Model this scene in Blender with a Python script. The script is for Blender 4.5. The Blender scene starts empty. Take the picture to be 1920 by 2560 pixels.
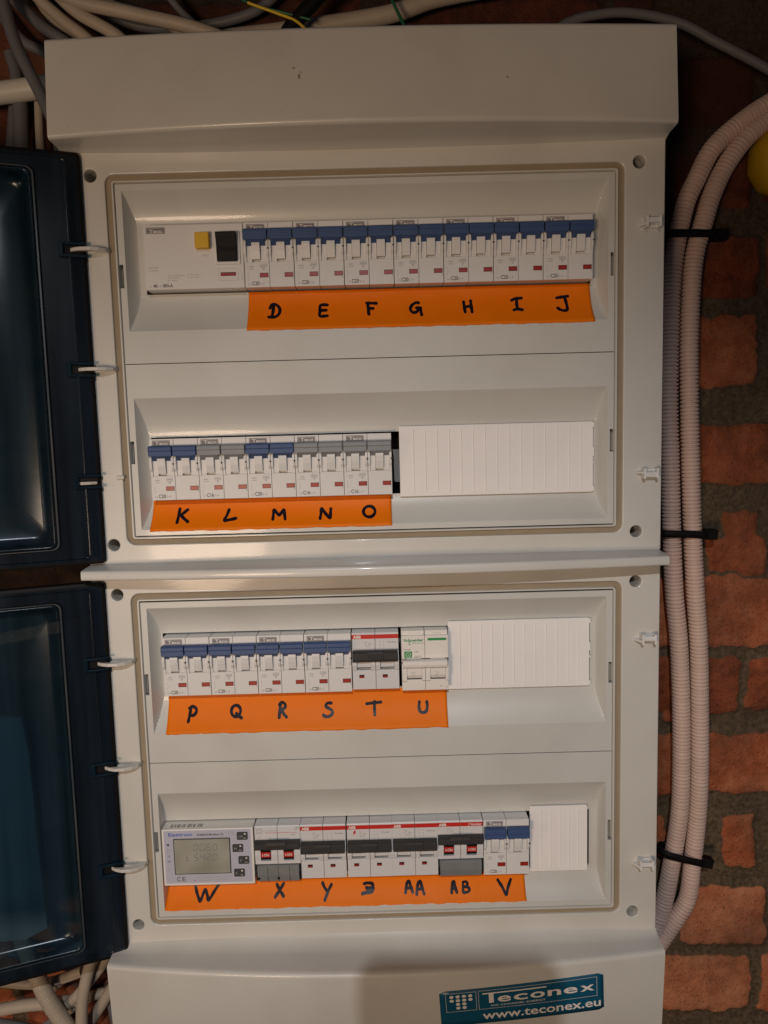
import bpy, math, random
import numpy as np
from mathutils import Vector, Matrix, noise
random.seed(7); rng = np.random.RandomState(11)
S = 0.001                                            # everything below is written in millimetres
scn = bpy.context.scene
col = scn.collection

# ------------------------------------------------------------------ camera
cam_d = bpy.data.cameras.new("camera"); cam = bpy.data.objects.new("camera", cam_d); col.objects.link(cam)
a, b, c = -0.0018, -0.1058, 0.0263
ca, sa, cb, sb, cc, sc = math.cos(a), math.sin(a), math.cos(b), math.sin(b), math.cos(c), math.sin(c)
Rm = Matrix(((ca, -sa, 0), (sa, ca, 0), (0, 0, 1))) @ Matrix(((1, 0, 0), (0, cb, -sb), (0, sb, cb))) @ Matrix(((cc, 0, sc), (0, 1, 0), (-sc, 0, cc)))
right, fwd, up = Rm.col[0], Rm.col[1], Rm.col[2]
M = Matrix((right, up, -fwd)).transposed().to_4x4()
CAM = Vector((6.25, -551.27, -178.14))
M.translation = CAM * S
cam.matrix_world = M
cam_d.sensor_fit = 'VERTICAL'; cam_d.sensor_height = 24.0; cam_d.lens = 1884.24 / 2560 * 24.0
cam_d.clip_start = 0.01; cam_d.clip_end = 50
scn.camera = cam

# ------------------------------------------------------------------ world, lamps, exposure
w = bpy.data.worlds.new("World"); scn.world = w; w.use_nodes = True
w.node_tree.nodes["Background"].inputs[0].default_value = (0.50, 0.62, 1.0, 1)
w.node_tree.nodes["Background"].inputs[1].default_value = 0.02

def area_lamp(name, loc, target, size, power, color):
    L = bpy.data.lights.new(name, 'AREA'); L.shape = 'DISK'; L.size = size * S; L.energy = power; L.color = color
    o = bpy.data.objects.new(name, L); col.objects.link(o); o.location = Vector(loc) * S
    d = (Vector(target) - Vector(loc)).normalized()
    o.rotation_euler = d.to_track_quat('-Z', 'Y').to_euler()
    return o
SL = bpy.data.lights.new("lamp_overhead", 'SPOT'); SL.energy = 22.5; SL.color = (0.95, 0.96, 1.0); SL.spot_size = math.radians(118); SL.spot_blend = 0.5; SL.shadow_soft_size = 0.007
so = bpy.data.objects.new("lamp_overhead", SL); col.objects.link(so); so.location = Vector((-43, -1100, 256)) * S
so.rotation_euler = Vector((0, math.cos(math.radians(70)), -math.sin(math.radians(70)))).to_track_quat('-Z', 'Y').to_euler()
area_lamp("lamp_side", (-450, -1400, -440), (0, 0, -280), 300, 7.0, (1.0, 0.735, 0.52))
area_lamp("lamp_far_left", (-950, -900, -350), (0, 0, -280), 220, 0.9, (1.0, 0.76, 0.58))
scn.view_settings.view_transform = 'Standard'; scn.view_settings.look = 'None'
scn.view_settings.exposure = 0.0; scn.view_settings.gamma = 1.0
try: scn.view_settings.use_curve_mapping = False
except Exception: pass

# ------------------------------------------------------------------ materials
def nodes(m): m.use_nodes = True; return m.node_tree.nodes, m.node_tree.links
def plastic(name, colr, rough=0.4, bump=0.03, mott=0.05, scale=60, spec=0.5, dirt=0.0, dirtcol=(0.25, 0.19, 0.13), coat=0.0):
    m = bpy.data.materials.new(name); n, l = nodes(m); p = n['Principled BSDF']
    p.inputs['Roughness'].default_value = rough
    p.inputs['Specular IOR Level'].default_value = spec
    p.inputs['Coat Weight'].default_value = coat; p.inputs['Coat Roughness'].default_value = 0.07
    tc = n.new('ShaderNodeTexCoord')
    ns = n.new('ShaderNodeTexNoise'); ns.inputs['Scale'].default_value = scale; ns.inputs['Detail'].default_value = 5
    l.new(tc.outputs['Object'], ns.inputs['Vector'])
    mx = n.new('ShaderNodeMix'); mx.data_type = 'RGBA'
    mx.inputs['A'].default_value = (*[v * (1 - mott) for v in colr], 1); mx.inputs['B'].default_value = (*[min(1, v * (1 + mott)) for v in colr], 1)
    l.new(ns.outputs['Fac'], mx.inputs['Factor'])
    out = mx.outputs['Result']
    if dirt > 0:
        n2 = n.new('ShaderNodeTexNoise'); n2.inputs['Scale'].default_value = 420; n2.inputs['Detail'].default_value = 3
        l.new(tc.outputs['Object'], n2.inputs['Vector'])
        n3 = n.new('ShaderNodeTexNoise'); n3.inputs['Scale'].default_value = 14; n3.inputs['Detail'].default_value = 4
        l.new(tc.outputs['Object'], n3.inputs['Vector'])
        r = n.new('ShaderNodeMapRange'); r.inputs['From Min'].default_value = 0.70; r.inputs['From Max'].default_value = 0.78
        l.new(n2.outputs['Fac'], r.inputs['Value'])
        r3 = n.new('ShaderNodeMapRange'); r3.inputs['From Min'].default_value = 0.45; r3.inputs['From Max'].default_value = 0.75; r3.inputs['To Max'].default_value = 0.30
        l.new(n3.outputs['Fac'], r3.inputs['Value'])
        ad = n.new('ShaderNodeMath'); ad.operation = 'MULTIPLY_ADD'; ad.inputs[1].default_value = 0.55
        l.new(r.outputs['Result'], ad.inputs[0]); l.new(r3.outputs['Result'], ad.inputs[2])
        mu = n.new('ShaderNodeMath'); mu.operation = 'MULTIPLY'; mu.inputs[1].default_value = dirt
        l.new(ad.outputs[0], mu.inputs[0])
        m2 = n.new('ShaderNodeMix'); m2.data_type = 'RGBA'; m2.inputs['B'].default_value = (*dirtcol, 1)
        l.new(out, m2.inputs['A']); l.new(mu.outputs[0], m2.inputs['Factor']); out = m2.outputs['Result']
    l.new(out, p.inputs['Base Color'])
    if bump:
        nb = n.new('ShaderNodeTexNoise'); nb.inputs['Scale'].default_value = 900; nb.inputs['Detail'].default_value = 2
        l.new(tc.outputs['Object'], nb.inputs['Vector'])
        bp = n.new('ShaderNodeBump'); bp.inputs['Strength'].default_value = bump * 4; bp.inputs['Distance'].default_value = 0.0002
        l.new(nb.outputs['Fac'], bp.inputs['Height']); l.new(bp.outputs['Normal'], p.inputs['Normal'])
    return m
MT = {}
MT['case'] = plastic('grey_enclosure_plastic', (0.60, 0.578, 0.525), 0.36, 0.035, 0.035, 25, 0.5, 0.55, coat=0.2)
MT['cover'] = plastic('grey_cover_plastic', (0.585, 0.575, 0.53), 0.38, 0.03, 0.03, 30, 0.5, 0.5, coat=0.2)
MT['foam'] = plastic('brown_gasket_groove', (0.30, 0.24, 0.165), 0.75, 0.05, 0.12, 90, 0.2, 0.4)
MT['white'] = plastic('white_breaker_plastic', (0.70, 0.68, 0.65), 0.42, 0.02, 0.02, 40, 0.4, 0.05)
MT['cream'] = plastic('cream_breaker_plastic', (0.76, 0.72, 0.66), 0.42, 0.02, 0.02, 40, 0.4, 0.05)
MT['pale'] = plastic('pale_grey_breaker_plastic', (0.64, 0.63, 0.62), 0.4, 0.02, 0.02, 40, 0.4, 0.06)
MT['blank'] = plastic('white_blank_plastic', (0.86, 0.82, 0.785), 0.48, 0.03, 0.03, 35, 0.35, 0.12)
MT['blue'] = plastic('blue_toggle_plastic', (0.038, 0.075, 0.19), 0.5, 0.05, 0.12, 200, 0.4, 0.12, (0.2, 0.2, 0.2))
MT['grey'] = plastic('grey_toggle_plastic', (0.235, 0.245, 0.255), 0.45, 0.04, 0.08, 200, 0.4, 0.1)
MT['charcoal'] = plastic('charcoal_toggle_plastic', (0.036, 0.034, 0.033), 0.55, 0.05, 0.12, 200, 0.25, 0.1, (0.2, 0.18, 0.15))
MT['black'] = plastic('black_plastic', (0.008, 0.007, 0.007), 0.55, 0.04, 0.1, 150, 0.15)
MT['void'] = plastic('dark_interior', (0.008, 0.007, 0.006), 0.9, 0, 0.1, 50, 0.05)
MT['red'] = plastic('red_indicator', (0.33, 0.018, 0.010), 0.35, 0.02, 0.15, 300, 0.5)
MT['redband'] = plastic('red_print', (0.55, 0.022, 0.014), 0.45, 0.0, 0.03, 100, 0.4)
MT['green'] = plastic('green_print', (0.02, 0.27, 0.085), 0.45, 0.0, 0.03, 100, 0.4)
MT['yellow'] = plastic('yellow_button', (0.68, 0.40, 0.015), 0.45, 0.03, 0.05, 100, 0.4)
MT['ink'] = plastic('grey_print', (0.11, 0.10, 0.095), 0.6, 0.0, 0.05, 100, 0.3)
MT['faint'] = plastic('faint_grey_print', (0.36, 0.335, 0.31), 0.6, 0.0, 0.05, 100, 0.3)
MT['logo'] = plastic('logo_grey_print', (0.19, 0.17, 0.165), 0.6, 0.0, 0.05, 100, 0.3)
MT['logolight'] = plastic('logo_light_print', (0.66, 0.63, 0.60), 0.6, 0.0, 0.02, 100, 0.3)
MT['inkwhite'] = plastic('white_print', (0.78, 0.72, 0.66), 0.5, 0.0, 0.02, 100, 0.3)
MT['marker'] = plastic('black_marker_ink', (0.010, 0.007, 0.013), 0.34, 0.03, 0.2, 300, 0.13)
MT['orange'] = plastic('orange_tape', (0.82, 0.185, 0.001), 0.48, 0.05, 0.05, 45, 0.16)
MT['bluetext'] = plastic('blue_print', (0.05, 0.12, 0.42), 0.5, 0, 0.02, 100, 0.3)
MT['panel'] = plastic('lavender_meter_film', (0.47, 0.465, 0.54), 0.4, 0.02, 0.03, 60, 0.4)
MT['button'] = plastic('dark_meter_button', (0.055, 0.058, 0.062), 0.4, 0.02, 0.05, 60, 0.4)
MT['smoke'] = plastic('smoked_grey_cover', (0.20, 0.205, 0.20), 0.25, 0.03, 0.25, 90, 0.5, 0.3)
MT["conduit"] = plastic("beige_corrugated_plastic", (0.66, 0.49, 0.41), 0.45, 0.03, 0.06, 40, 0.4, 0.15)
MT['cable'] = plastic('beige_cable_sheath', (0.42, 0.35, 0.27), 0.5, 0.04, 0.12, 30, 0.4, 0.5)
MT['cablegrey'] = plastic('grey_cable_sheath', (0.13, 0.125, 0.13), 0.5, 0.04, 0.15, 30, 0.4, 0.4)
MT['pipe'] = plastic('white_pipe_plastic', (0.60, 0.56, 0.49), 0.45, 0.03, 0.06, 30, 0.4, 0.3)
MT['greenwire'] = plastic('green_wire', (0.01, 0.10, 0.04), 0.4, 0, 0.1, 30, 0.4)
MT['yellowwire'] = plastic('yellow_wire', (0.62, 0.42, 0.02), 0.4, 0, 0.1, 30, 0.4)
MT['yellowcap'] = plastic('yellow_cap_plastic', (0.50, 0.30, 0.01), 0.4, 0.04, 0.2, 30, 0.4, 0.3)
MT['stickerblue'] = plastic('teal_blue_sticker', (0.008, 0.085, 0.155), 0.32, 0.0, 0.05, 60, 0.5)
MT['board'] = plastic('pale_reflection_board', (0.5, 0.48, 0.48), 0.6, 0.03, 0.15, 30, 0.3, 0.3)
MT['metal'] = plastic('dull_metal', (0.35, 0.33, 0.30), 0.35, 0.03, 0.1, 60, 0.8)

def tinted(name, tint, mixf, base):
    m = bpy.data.materials.new(name); n, l = nodes(m); p = n['Principled BSDF']; out = n['Material Output']
    p.inputs['Base Color'].default_value = (*base, 1); p.inputs['Roughness'].default_value = 0.20; p.inputs['Specular IOR Level'].default_value = 0.5
    tc0 = n.new('ShaderNodeTexCoord'); mp = n.new('ShaderNodeMapping'); mp.inputs['Scale'].default_value = (60, 60, 2.2)
    st_ = n.new('ShaderNodeTexNoise'); st_.inputs['Scale'].default_value = 1.0; st_.inputs['Detail'].default_value = 4
    cr = n.new('ShaderNodeValToRGB'); cr.color_ramp.elements[0].position = .38; cr.color_ramp.elements[0].color = (*base, 1)
    cr.color_ramp.elements[1].position = .72; cr.color_ramp.elements[1].color = (*[min(1, v * 2.6 + .004) for v in base], 1)  # vertical streaks of paler base colour imitate reflections on the doors
    l.new(tc0.outputs['Object'], mp.inputs['Vector']); l.new(mp.outputs[0], st_.inputs['Vector']); l.new(st_.outputs['Fac'], cr.inputs[0]); l.new(cr.outputs[0], p.inputs['Base Color'])
    t = n.new('ShaderNodeBsdfTransparent'); t.inputs[0].default_value = (*tint, 1)
    mx = n.new('ShaderNodeMixShader')
    tc = n.new('ShaderNodeTexCoord'); ns = n.new('ShaderNodeTexNoise'); ns.inputs['Scale'].default_value = 35; ns.inputs['Detail'].default_value = 6
    l.new(tc.outputs['Object'], ns.inputs['Vector'])
    r = n.new('ShaderNodeMapRange'); r.inputs['To Min'].default_value = mixf - 0.12; r.inputs['To Max'].default_value = mixf + 0.12
    l.new(ns.outputs['Fac'], r.inputs['Value']); l.new(r.outputs['Result'], mx.inputs[0])
    bp = n.new('ShaderNodeBump'); bp.inputs['Strength'].default_value = 0.12; bp.inputs['Distance'].default_value = 0.0006
    l.new(ns.outputs['Fac'], bp.inputs['Height']); l.new(bp.outputs['Normal'], p.inputs['Normal'])
    l.new(t.outputs[0], mx.inputs[1]); l.new(p.outputs[0], mx.inputs[2]); l.new(mx.outputs[0], out.inputs[0])
    return m
MT['tint'] = tinted('teal_tinted_door_plastic', (0.46, 0.64, 0.74), 0.36, (0.010, 0.023, 0.034))
MT['tintdark'] = tinted('dark_teal_door_rim_plastic', (0.16, 0.25, 0.32), 0.50, (0.012, 0.018, 0.026))
MT['ridge'] = plastic('worn_ridge_plastic', (0.035, 0.045, 0.052), 0.3, 0.05, 0.6, 30, 0.6, 0.9, (0.22, 0.16, 0.11))
MT['clear'] = tinted('clear_screen_plastic', (0.97, 0.97, 0.97), 0.06, (0.3, 0.3, 0.3))

def lcd_mat():
    m = bpy.data.materials.new('lcd_screen'); n, l = nodes(m); p = n['Principled BSDF']; p.inputs['Roughness'].default_value = 0.2
    tc = n.new('ShaderNodeTexCoord'); ns = n.new('ShaderNodeTexNoise'); ns.inputs['Scale'].default_value = 38; ns.inputs['Detail'].default_value = 1
    l.new(tc.outputs['Object'], ns.inputs['Vector'])
    r = n.new('ShaderNodeValToRGB'); r.color_ramp.elements[0].position = .3; r.color_ramp.elements[0].color = (0.28, 0.27, 0.215, 1)
    r.color_ramp.elements[1].position = .7; r.color_ramp.elements[1].color = (0.40, 0.39, 0.33, 1)
    l.new(ns.outputs['Fac'], r.inputs[0]); l.new(r.outputs[0], p.inputs['Base Color'])
    return m
MT['lcd'] = lcd_mat()

def wall_mat():
    m = bpy.data.materials.new('brick_and_mortar'); n, l = nodes(m); p = n['Principled BSDF']; p.inputs['Roughness'].default_value = 0.95
    p.inputs['Specular IOR Level'].default_value = 0.15
    tc = n.new('ShaderNodeTexCoord')
    def N(sc, det, rough=.6):
        q = n.new('ShaderNodeTexNoise'); q.inputs['Scale'].default_value = sc; q.inputs['Detail'].default_value = det; q.inputs['Roughness'].default_value = rough
        l.new(tc.outputs['Object'], q.inputs['Vector']); return q
    at = n.new('ShaderNodeAttribute'); at.attribute_name = 'bsdf'
    hu = n.new('ShaderNodeAttribute'); hu.attribute_name = 'bhue'
    nf = N(260, 6, .7); nm = N(45, 6, .65); nl = N(14, 4)
    ad = n.new('ShaderNodeMath'); ad.operation = 'MULTIPLY_ADD'; ad.inputs[1].default_value = 3.0
    l.new(nm.outputs['Fac'], ad.inputs[0]); l.new(at.outputs['Fac'], ad.inputs[2])
    mr = n.new('ShaderNodeMapRange'); mr.inputs['From Min'].default_value = 1.0; mr.inputs['From Max'].default_value = 2.4
    l.new(ad.outputs[0], mr.inputs['Value'])
    br = n.new('ShaderNodeValToRGB'); e = br.color_ramp.elements
    e[0].position = .25; e[0].color = (0.18, 0.044, 0.020, 1); e[1].position = .78; e[1].color = (0.66, 0.26, 0.13, 1)
    x = e.new(.5); x.color = (0.45, 0.125, 0.052, 1)
    h1 = n.new('ShaderNodeMath'); h1.operation = 'MULTIPLY_ADD'; h1.inputs[1].default_value = 0.75
    l.new(nm.outputs['Fac'], h1.inputs[0]); l.new(hu.outputs['Fac'], h1.inputs[2]); l.new(h1.outputs[0], br.inputs[0])
    mo = n.new('ShaderNodeValToRGB'); e = mo.color_ramp.elements
    e[0].position = .35; e[0].color = (0.075, 0.052, 0.030, 1); e[1].position = .72; e[1].color = (0.235, 0.165, 0.10, 1)
    l.new(nf.outputs['Fac'], mo.inputs[0])
    mx = n.new('ShaderNodeMix'); mx.data_type = 'RGBA'
    l.new(mr.outputs['Result'], mx.inputs['Factor']); l.new(mo.outputs[0], mx.inputs['A']); l.new(br.outputs[0], mx.inputs['B'])
    por = N(520, 3, .6); pr = n.new('ShaderNodeMapRange'); pr.inputs['From Min'].default_value = .60; pr.inputs['From Max'].default_value = .68; pr.inputs['To Max'].default_value = .75
    l.new(por.outputs['Fac'], pr.inputs['Value'])
    mp_ = n.new('ShaderNodeMix'); mp_.data_type = 'RGBA'; mp_.inputs['B'].default_value = (0.05, 0.022, 0.014, 1)
    l.new(pr.outputs['Result'], mp_.inputs['Factor']); l.new(mx.outputs['Result'], mp_.inputs['A']); mx = mp_
    # sooty film and mortar smears, then shade painted up the wall
    rr = n.new('ShaderNodeMapRange'); rr.inputs['From Min'].default_value = .42; rr.inputs['From Max'].default_value = .68; rr.inputs['To Max'].default_value = .55
    l.new(nl.outputs['Fac'], rr.inputs['Value'])
    m2 = n.new('ShaderNodeMix'); m2.data_type = 'RGBA'; m2.inputs['B'].default_value = (0.085, 0.055, 0.036, 1)
    l.new(rr.outputs['Result'], m2.inputs['Factor']); l.new(mx.outputs['Result'], m2.inputs['A'])
    so_ = n.new('ShaderNodeAttribute'); so_.attribute_name = 'painted_falloff'
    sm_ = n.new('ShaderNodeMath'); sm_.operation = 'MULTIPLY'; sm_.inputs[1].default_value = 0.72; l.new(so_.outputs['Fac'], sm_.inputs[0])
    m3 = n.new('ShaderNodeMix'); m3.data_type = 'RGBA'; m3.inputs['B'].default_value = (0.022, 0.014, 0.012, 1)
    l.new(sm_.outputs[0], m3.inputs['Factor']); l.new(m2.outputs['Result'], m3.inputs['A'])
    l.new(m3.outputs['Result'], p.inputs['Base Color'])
    bp = n.new('ShaderNodeBump'); bp.inputs['Strength'].default_value = 1.0; bp.inputs['Distance'].default_value = 0.003
    l.new(nf.outputs['Fac'], bp.inputs['Height']); l.new(bp.outputs['Normal'], p.inputs['Normal'])
    return m
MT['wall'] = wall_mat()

# ------------------------------------------------------------------ helpers
def tag(o, label=None, cat=None, group=None, kind=None):
    if label: o['label'] = label
    if cat: o['category'] = cat
    if group: o['group'] = group
    if kind: o['kind'] = kind
    return o
def empty(name, loc=(0, 0, 0)):
    o = bpy.data.objects.new(name, None); o.empty_display_size = 0.01; col.objects.link(o); o.location = Vector(loc) * S
    return o
_glyph = {}
def glyphs(s, bold=0.0):
    key = (s, bold)
    if key in _glyph: return _glyph[key]
    cu = bpy.data.curves.new('t', 'FONT'); cu.body = s; cu.size = 1.0; cu.resolution_u = 3; cu.offset = bold
    ob = bpy.data.objects.new('t', cu); col.objects.link(ob)
    dg = bpy.context.evaluated_depsgraph_get(); me = bpy.data.meshes.new_from_object(ob.evaluated_get(dg))
    vs = [tuple(v.co) for v in me.vertices]; fs = [tuple(p.vertices) for p in me.polygons]
    bpy.data.objects.remove(ob); bpy.data.curves.remove(cu); bpy.data.meshes.remove(me)
    _glyph[key] = (vs, fs); return _glyph[key]

class MB:
    def __init__(s): s.v = []; s.f = []; s.m = []; s.mats = []
    def mi(s, mat):
        if mat not in s.mats: s.mats.append(mat)
        return s.mats.index(mat)
    def add(s, vs, fs, mat):
        k = len(s.v); s.v += [tuple(q) for q in vs]; i = s.mi(mat)
        for f in fs: s.f.append(tuple(k + q for q in f)); s.m.append(i)
        return s
    def box(s, x0, x1, y0, y1, z0, z1, mat):
        if x0 > x1: x0, x1 = x1, x0
        if y0 > y1: y0, y1 = y1, y0
        if z0 > z1: z0, z1 = z1, z0
        vs = [(x0, y0, z0), (x1, y0, z0), (x1, y1, z0), (x0, y1, z0), (x0, y0, z1), (x1, y0, z1), (x1, y1, z1), (x0, y1, z1)]
        return s.add(vs, [(0, 1, 5, 4), (1, 2, 6, 5), (2, 3, 7, 6), (3, 0, 4, 7), (4, 5, 6, 7), (3, 2, 1, 0)], mat)
    def prism_x(s, poly, x0, x1, mat):            # poly in (y, z)
        n = len(poly); vs = [(x0, y, z) for y, z in poly] + [(x1, y, z) for y, z in poly]
        fs = [tuple(range(n)), tuple(range(2 * n - 1, n - 1, -1))] + [(i, i + n, (i + 1) % n + n, (i + 1) % n) for i in range(n)]
        return s.add(vs, fs, mat)
    def prism_z(s, poly, z0, z1, mat):            # poly in (x, y)
        n = len(poly); vs = [(x, y, z0) for x, y in poly] + [(x, y, z1) for x, y in poly]
        fs = [tuple(range(n)), tuple(range(2 * n - 1, n - 1, -1))] + [(i, i + n, (i + 1) % n + n, (i + 1) % n) for i in range(n)]
        return s.add(vs, fs, mat)
    def prism_y(s, poly, y0, y1, mat):            # poly in (x, z)
        n = len(poly); vs = [(x, y0, z) for x, z in poly] + [(x, y1, z) for x, z in poly]
        fs = [tuple(range(n)), tuple(range(2 * n - 1, n - 1, -1))] + [(i, i + n, (i + 1) % n + n, (i + 1) % n) for i in range(n)]
        return s.add(vs, fs, mat)
    def flat(s, x0, x1, z0, z1, y, mat):
        return s.add([(x0, y, z0), (x1, y, z0), (x1, y, z1), (x0, y, z1)], [(0, 1, 2, 3)], mat)
    def disc(s, x, z, r, y, mat, n=20):
        return s.add([(x + r * math.cos(2 * math.pi * i / n), y, z + r * math.sin(2 * math.pi * i / n)) for i in range(n)], [tuple(range(n))], mat)
    def frame(s, x0, x1, z0, z1, t, y, mat):
        s.flat(x0, x1, z1 - t, z1, y, mat); s.flat(x0, x1, z0, z0 + t, y, mat)
        s.flat(x0, x0 + t, z0 + t, z1 - t, y, mat); s.flat(x1 - t, x1, z0 + t, z1 - t, y, mat); return s
    def text(s, t, x, z, h, y, mat, w=None, bold=0.0, fn=None):   # x,z = left baseline; h = capital height
        vs, fs = glyphs(t, bold); k = h / 0.70
        if not vs: return s
        xm = min(v[0] for v in vs); xM = max(v[0] for v in vs)
        kx = k if w is None else w / max(1e-6, (xM - xm))
        pts = [(x + (v[0] - xm) * kx, y, z + v[1] * k) for v in vs]
        if fn: pts = [fn(p) for p in pts]
        return s.add(pts, fs, mat)
    def build_by_pole(s, name, parent, xs=17.65):
        for side in (0, 1):
            q = MB(); q.mats = list(s.mats); used_ = {}
            for f, m_ in zip(s.f, s.m):
                if (sum(s.v[k][0] for k in f) / len(f) > xs) != bool(side): continue
                g = []
                for k in f:
                    if k not in used_: used_[k] = len(q.v); q.v.append(s.v[k])
                    g.append(used_[k])
                q.f.append(tuple(g)); q.m.append(m_)
            if q.f: q.build(name, parent)
    def build(s, name, parent=None, smooth=None, bevel=0.0, seg=2, solid=0.0, recalc=True):
        me = bpy.data.meshes.new(name)
        me.from_pydata([(x * S, y * S, z * S) for x, y, z in s.v], [], s.f)
        for mt in s.mats: me.materials.append(mt)
        me.polygons.foreach_set('material_index', s.m)
        if recalc:
            import bmesh
            bm = bmesh.new(); bm.from_mesh(me); bmesh.ops.recalc_face_normals(bm, faces=bm.faces); bm.to_mesh(me); bm.free()
        if smooth is not None:
            me.polygons.foreach_set('use_smooth', [True] * len(me.polygons))
            try: me.set_sharp_from_angle(angle=math.radians(smooth))
            except Exception: pass
        me.update()
        o = bpy.data.objects.new(name, me); col.objects.link(o)
        if solid:
            md = o.modifiers.new('solid', 'SOLIDIFY'); md.thickness = abs(solid) * S; md.offset = -1 if solid > 0 else 1
        if bevel:
            md = o.modifiers.new('bevel', 'BEVEL'); md.width = bevel * S; md.segments = seg; md.limit_method = 'ANGLE'; md.angle_limit = math.radians(40)
            md.harden_normals = False
        if parent: o.parent = parent
        return o
def rr(x0, x1, z0, z1, r, n=6):
    pts = []
    for cx, cz, a0 in ((x1 - r, z1 - r, 0), (x0 + r, z1 - r, 90), (x0 + r, z0 + r, 180), (x1 - r, z0 + r, 270)):
        for i in range(n + 1):
            t = math.radians(a0 + 90 * i / n); pts.append((cx + r * math.cos(t), cz + r * math.sin(t)))
    return pts
def rings(mb, loops, mat, close_last=False, fn=None):   # loops: list of (list of (x,z), y)
    n = len(loops[0][0]); vs = []
    for pts, y in loops: vs += [(p[0], y, p[1]) for p in pts]
    if fn: vs = [fn(p) for p in vs]
    fs = []
    for k in range(len(loops) - 1):
        for i in range(n):
            j = (i + 1) % n; fs.append((k * n + i, k * n + j, (k + 1) * n + j, (k + 1) * n + i))
    if close_last: fs.append(tuple((len(loops) - 1) * n + i for i in range(n)))
    mb.add(vs, fs, mat)
def plate(name, outer, holes, yf, yb, mat, parent, bevel=0.0):
    """flat plate in the xz plane with real openings, front at yf, back at yb"""
    cu = bpy.data.curves.new(name, 'CURVE'); cu.dimensions = '2D'; cu.fill_mode = 'BOTH'
    d = abs(yb - yf); cu.extrude = (d / 2 - bevel) * S; cu.bevel_depth = bevel * S; cu.bevel_resolution = 2; cu.offset = -bevel * S
    for pts in [outer] + holes:
        sp = cu.splines.new('POLY'); sp.points.add(len(pts) - 1); sp.use_cyclic_u = True
        for i, (x, z) in enumerate(pts): sp.points[i].co = (x * S, z * S, 0, 1)
    ob = bpy.data.objects.new(name, cu); col.objects.link(ob)
    dg = bpy.context.evaluated_depsgraph_get(); me = bpy.data.meshes.new_from_object(ob.evaluated_get(dg))
    bpy.data.objects.remove(ob); bpy.data.curves.remove(cu)
    ym = (yf + yb) / 2 * S
    for v in me.vertices: x, z, y = v.co; v.co = (x, ym - y, z)
    me.flip_normals(); me.materials.clear(); me.materials.append(mat); me.name = name
    me.polygons.foreach_set('use_smooth', [True] * len(me.polygons)); me.set_sharp_from_angle(angle=math.radians(32))
    o = bpy.data.objects.new(name, me); col.objects.link(o)
    if parent: o.parent = parent
    return o
def spline(pts, step=2.0):
    P = [Vector(p) for p in pts]; P = [P[0] * 2 - P[1]] + P + [P[-1] * 2 - P[-2]]; out = []
    for i in range(1, len(P) - 2):
        p0, p1, p2, p3 = P[i - 1:i + 3]; n = max(1, int((p2 - p1).length / step))
        for k in range(n):
            t = k / n
            out.append(0.5 * ((2 * p1) + (p2 - p0) * t + (2 * p0 - 5 * p1 + 4 * p2 - p3) * t * t + (3 * p1 - p0 - 3 * p2 + p3) * t ** 3))
    out.append(P[-2]); return out
def tube(mb, pts, rad, mat, step=2.0, n=14, rfn=None):
    Q = spline(pts, step); L = 0; vs = []; fs = []; up0 = Vector((0, 1, 0)); m = len(Q)
    for i, q in enumerate(Q):
        t = (Q[min(i + 1, m - 1)] - Q[max(i - 1, 0)]).normalized()
        if i: L += (q - Q[i - 1]).length
        s1 = t.cross(up0)
        if s1.length < 1e-3: s1 = t.cross(Vector((1, 0, 0)))
        s1.normalize(); s2 = t.cross(s1)
        r = rad if rfn is None else rfn(L)
        for k in range(n):
            an = 2 * math.pi * k / n; vs.append(tuple(q + s1 * r * math.cos(an) + s2 * r * math.sin(an)))
    for i in range(m - 1):
        for k in range(n): fs.append((i * n + k, i * n + (k + 1) % n, (i + 1) * n + (k + 1) % n, (i + 1) * n + k))
    fs.append(tuple(range(n))); fs.append(tuple((m - 1) * n + k for k in range(n)))
    mb.add(vs, fs, mat)

# ------------------------------------------------------------------ brick wall (real relief)
WY = 128.0
bricks = [  # x0,x1,z0,z1, hue   (visible strip on the right, one by one)
 (251, 361, -380, -319, .20), (251, 330, -443, -394, -.02), (340, 420, -441, -396, .04), (255, 364, -523, -468, .14), (323, 349, -596, -549, .16),
 (283, 362, -675, -621, .30), (256, 348, -742, -691, .34), (262, 362, -229, -180, .05), (316, 346, -303, -259, .02), (300, 352, -312, -281, .08),
 (272, 338, -145, -86, .16), (262, 339, -67, -19, -.05), (350, 430, -60, -14, .0), (362, 440, -150, -90, -.02), (250, 263, -583, -543, .2),
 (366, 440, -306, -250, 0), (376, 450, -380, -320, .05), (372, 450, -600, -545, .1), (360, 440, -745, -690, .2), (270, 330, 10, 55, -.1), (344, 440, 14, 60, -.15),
 (255, 330, 78, 130, -.18), (345, 440, 80, 132, -.2), (262, 290, -452, -446, .1)]  # low hues bake the upward fading light into the top bricks
for k in range(13):                                   # plain courses everywhere else
    zc = 150 - k * 74.0; off = (k % 2) * 110 - 20 + rng.uniform(-15, 15)
    x = -560 + off
    while x < 215:
        wd = min(rng.uniform(185, 222), 244 - x)
        if wd < 20: break
        bricks.append((x, x + wd, zc - 30 + rng.uniform(-4, 4), zc + 30 + rng.uniform(-4, 4), rng.uniform(-.1, .3))); x += wd + rng.uniform(9, 16)
st = 2.4
gx = np.arange(-480, 481, st); gz = np.arange(-820, 241, st); GX, GZ = np.meshgrid(gx, gz)
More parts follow.
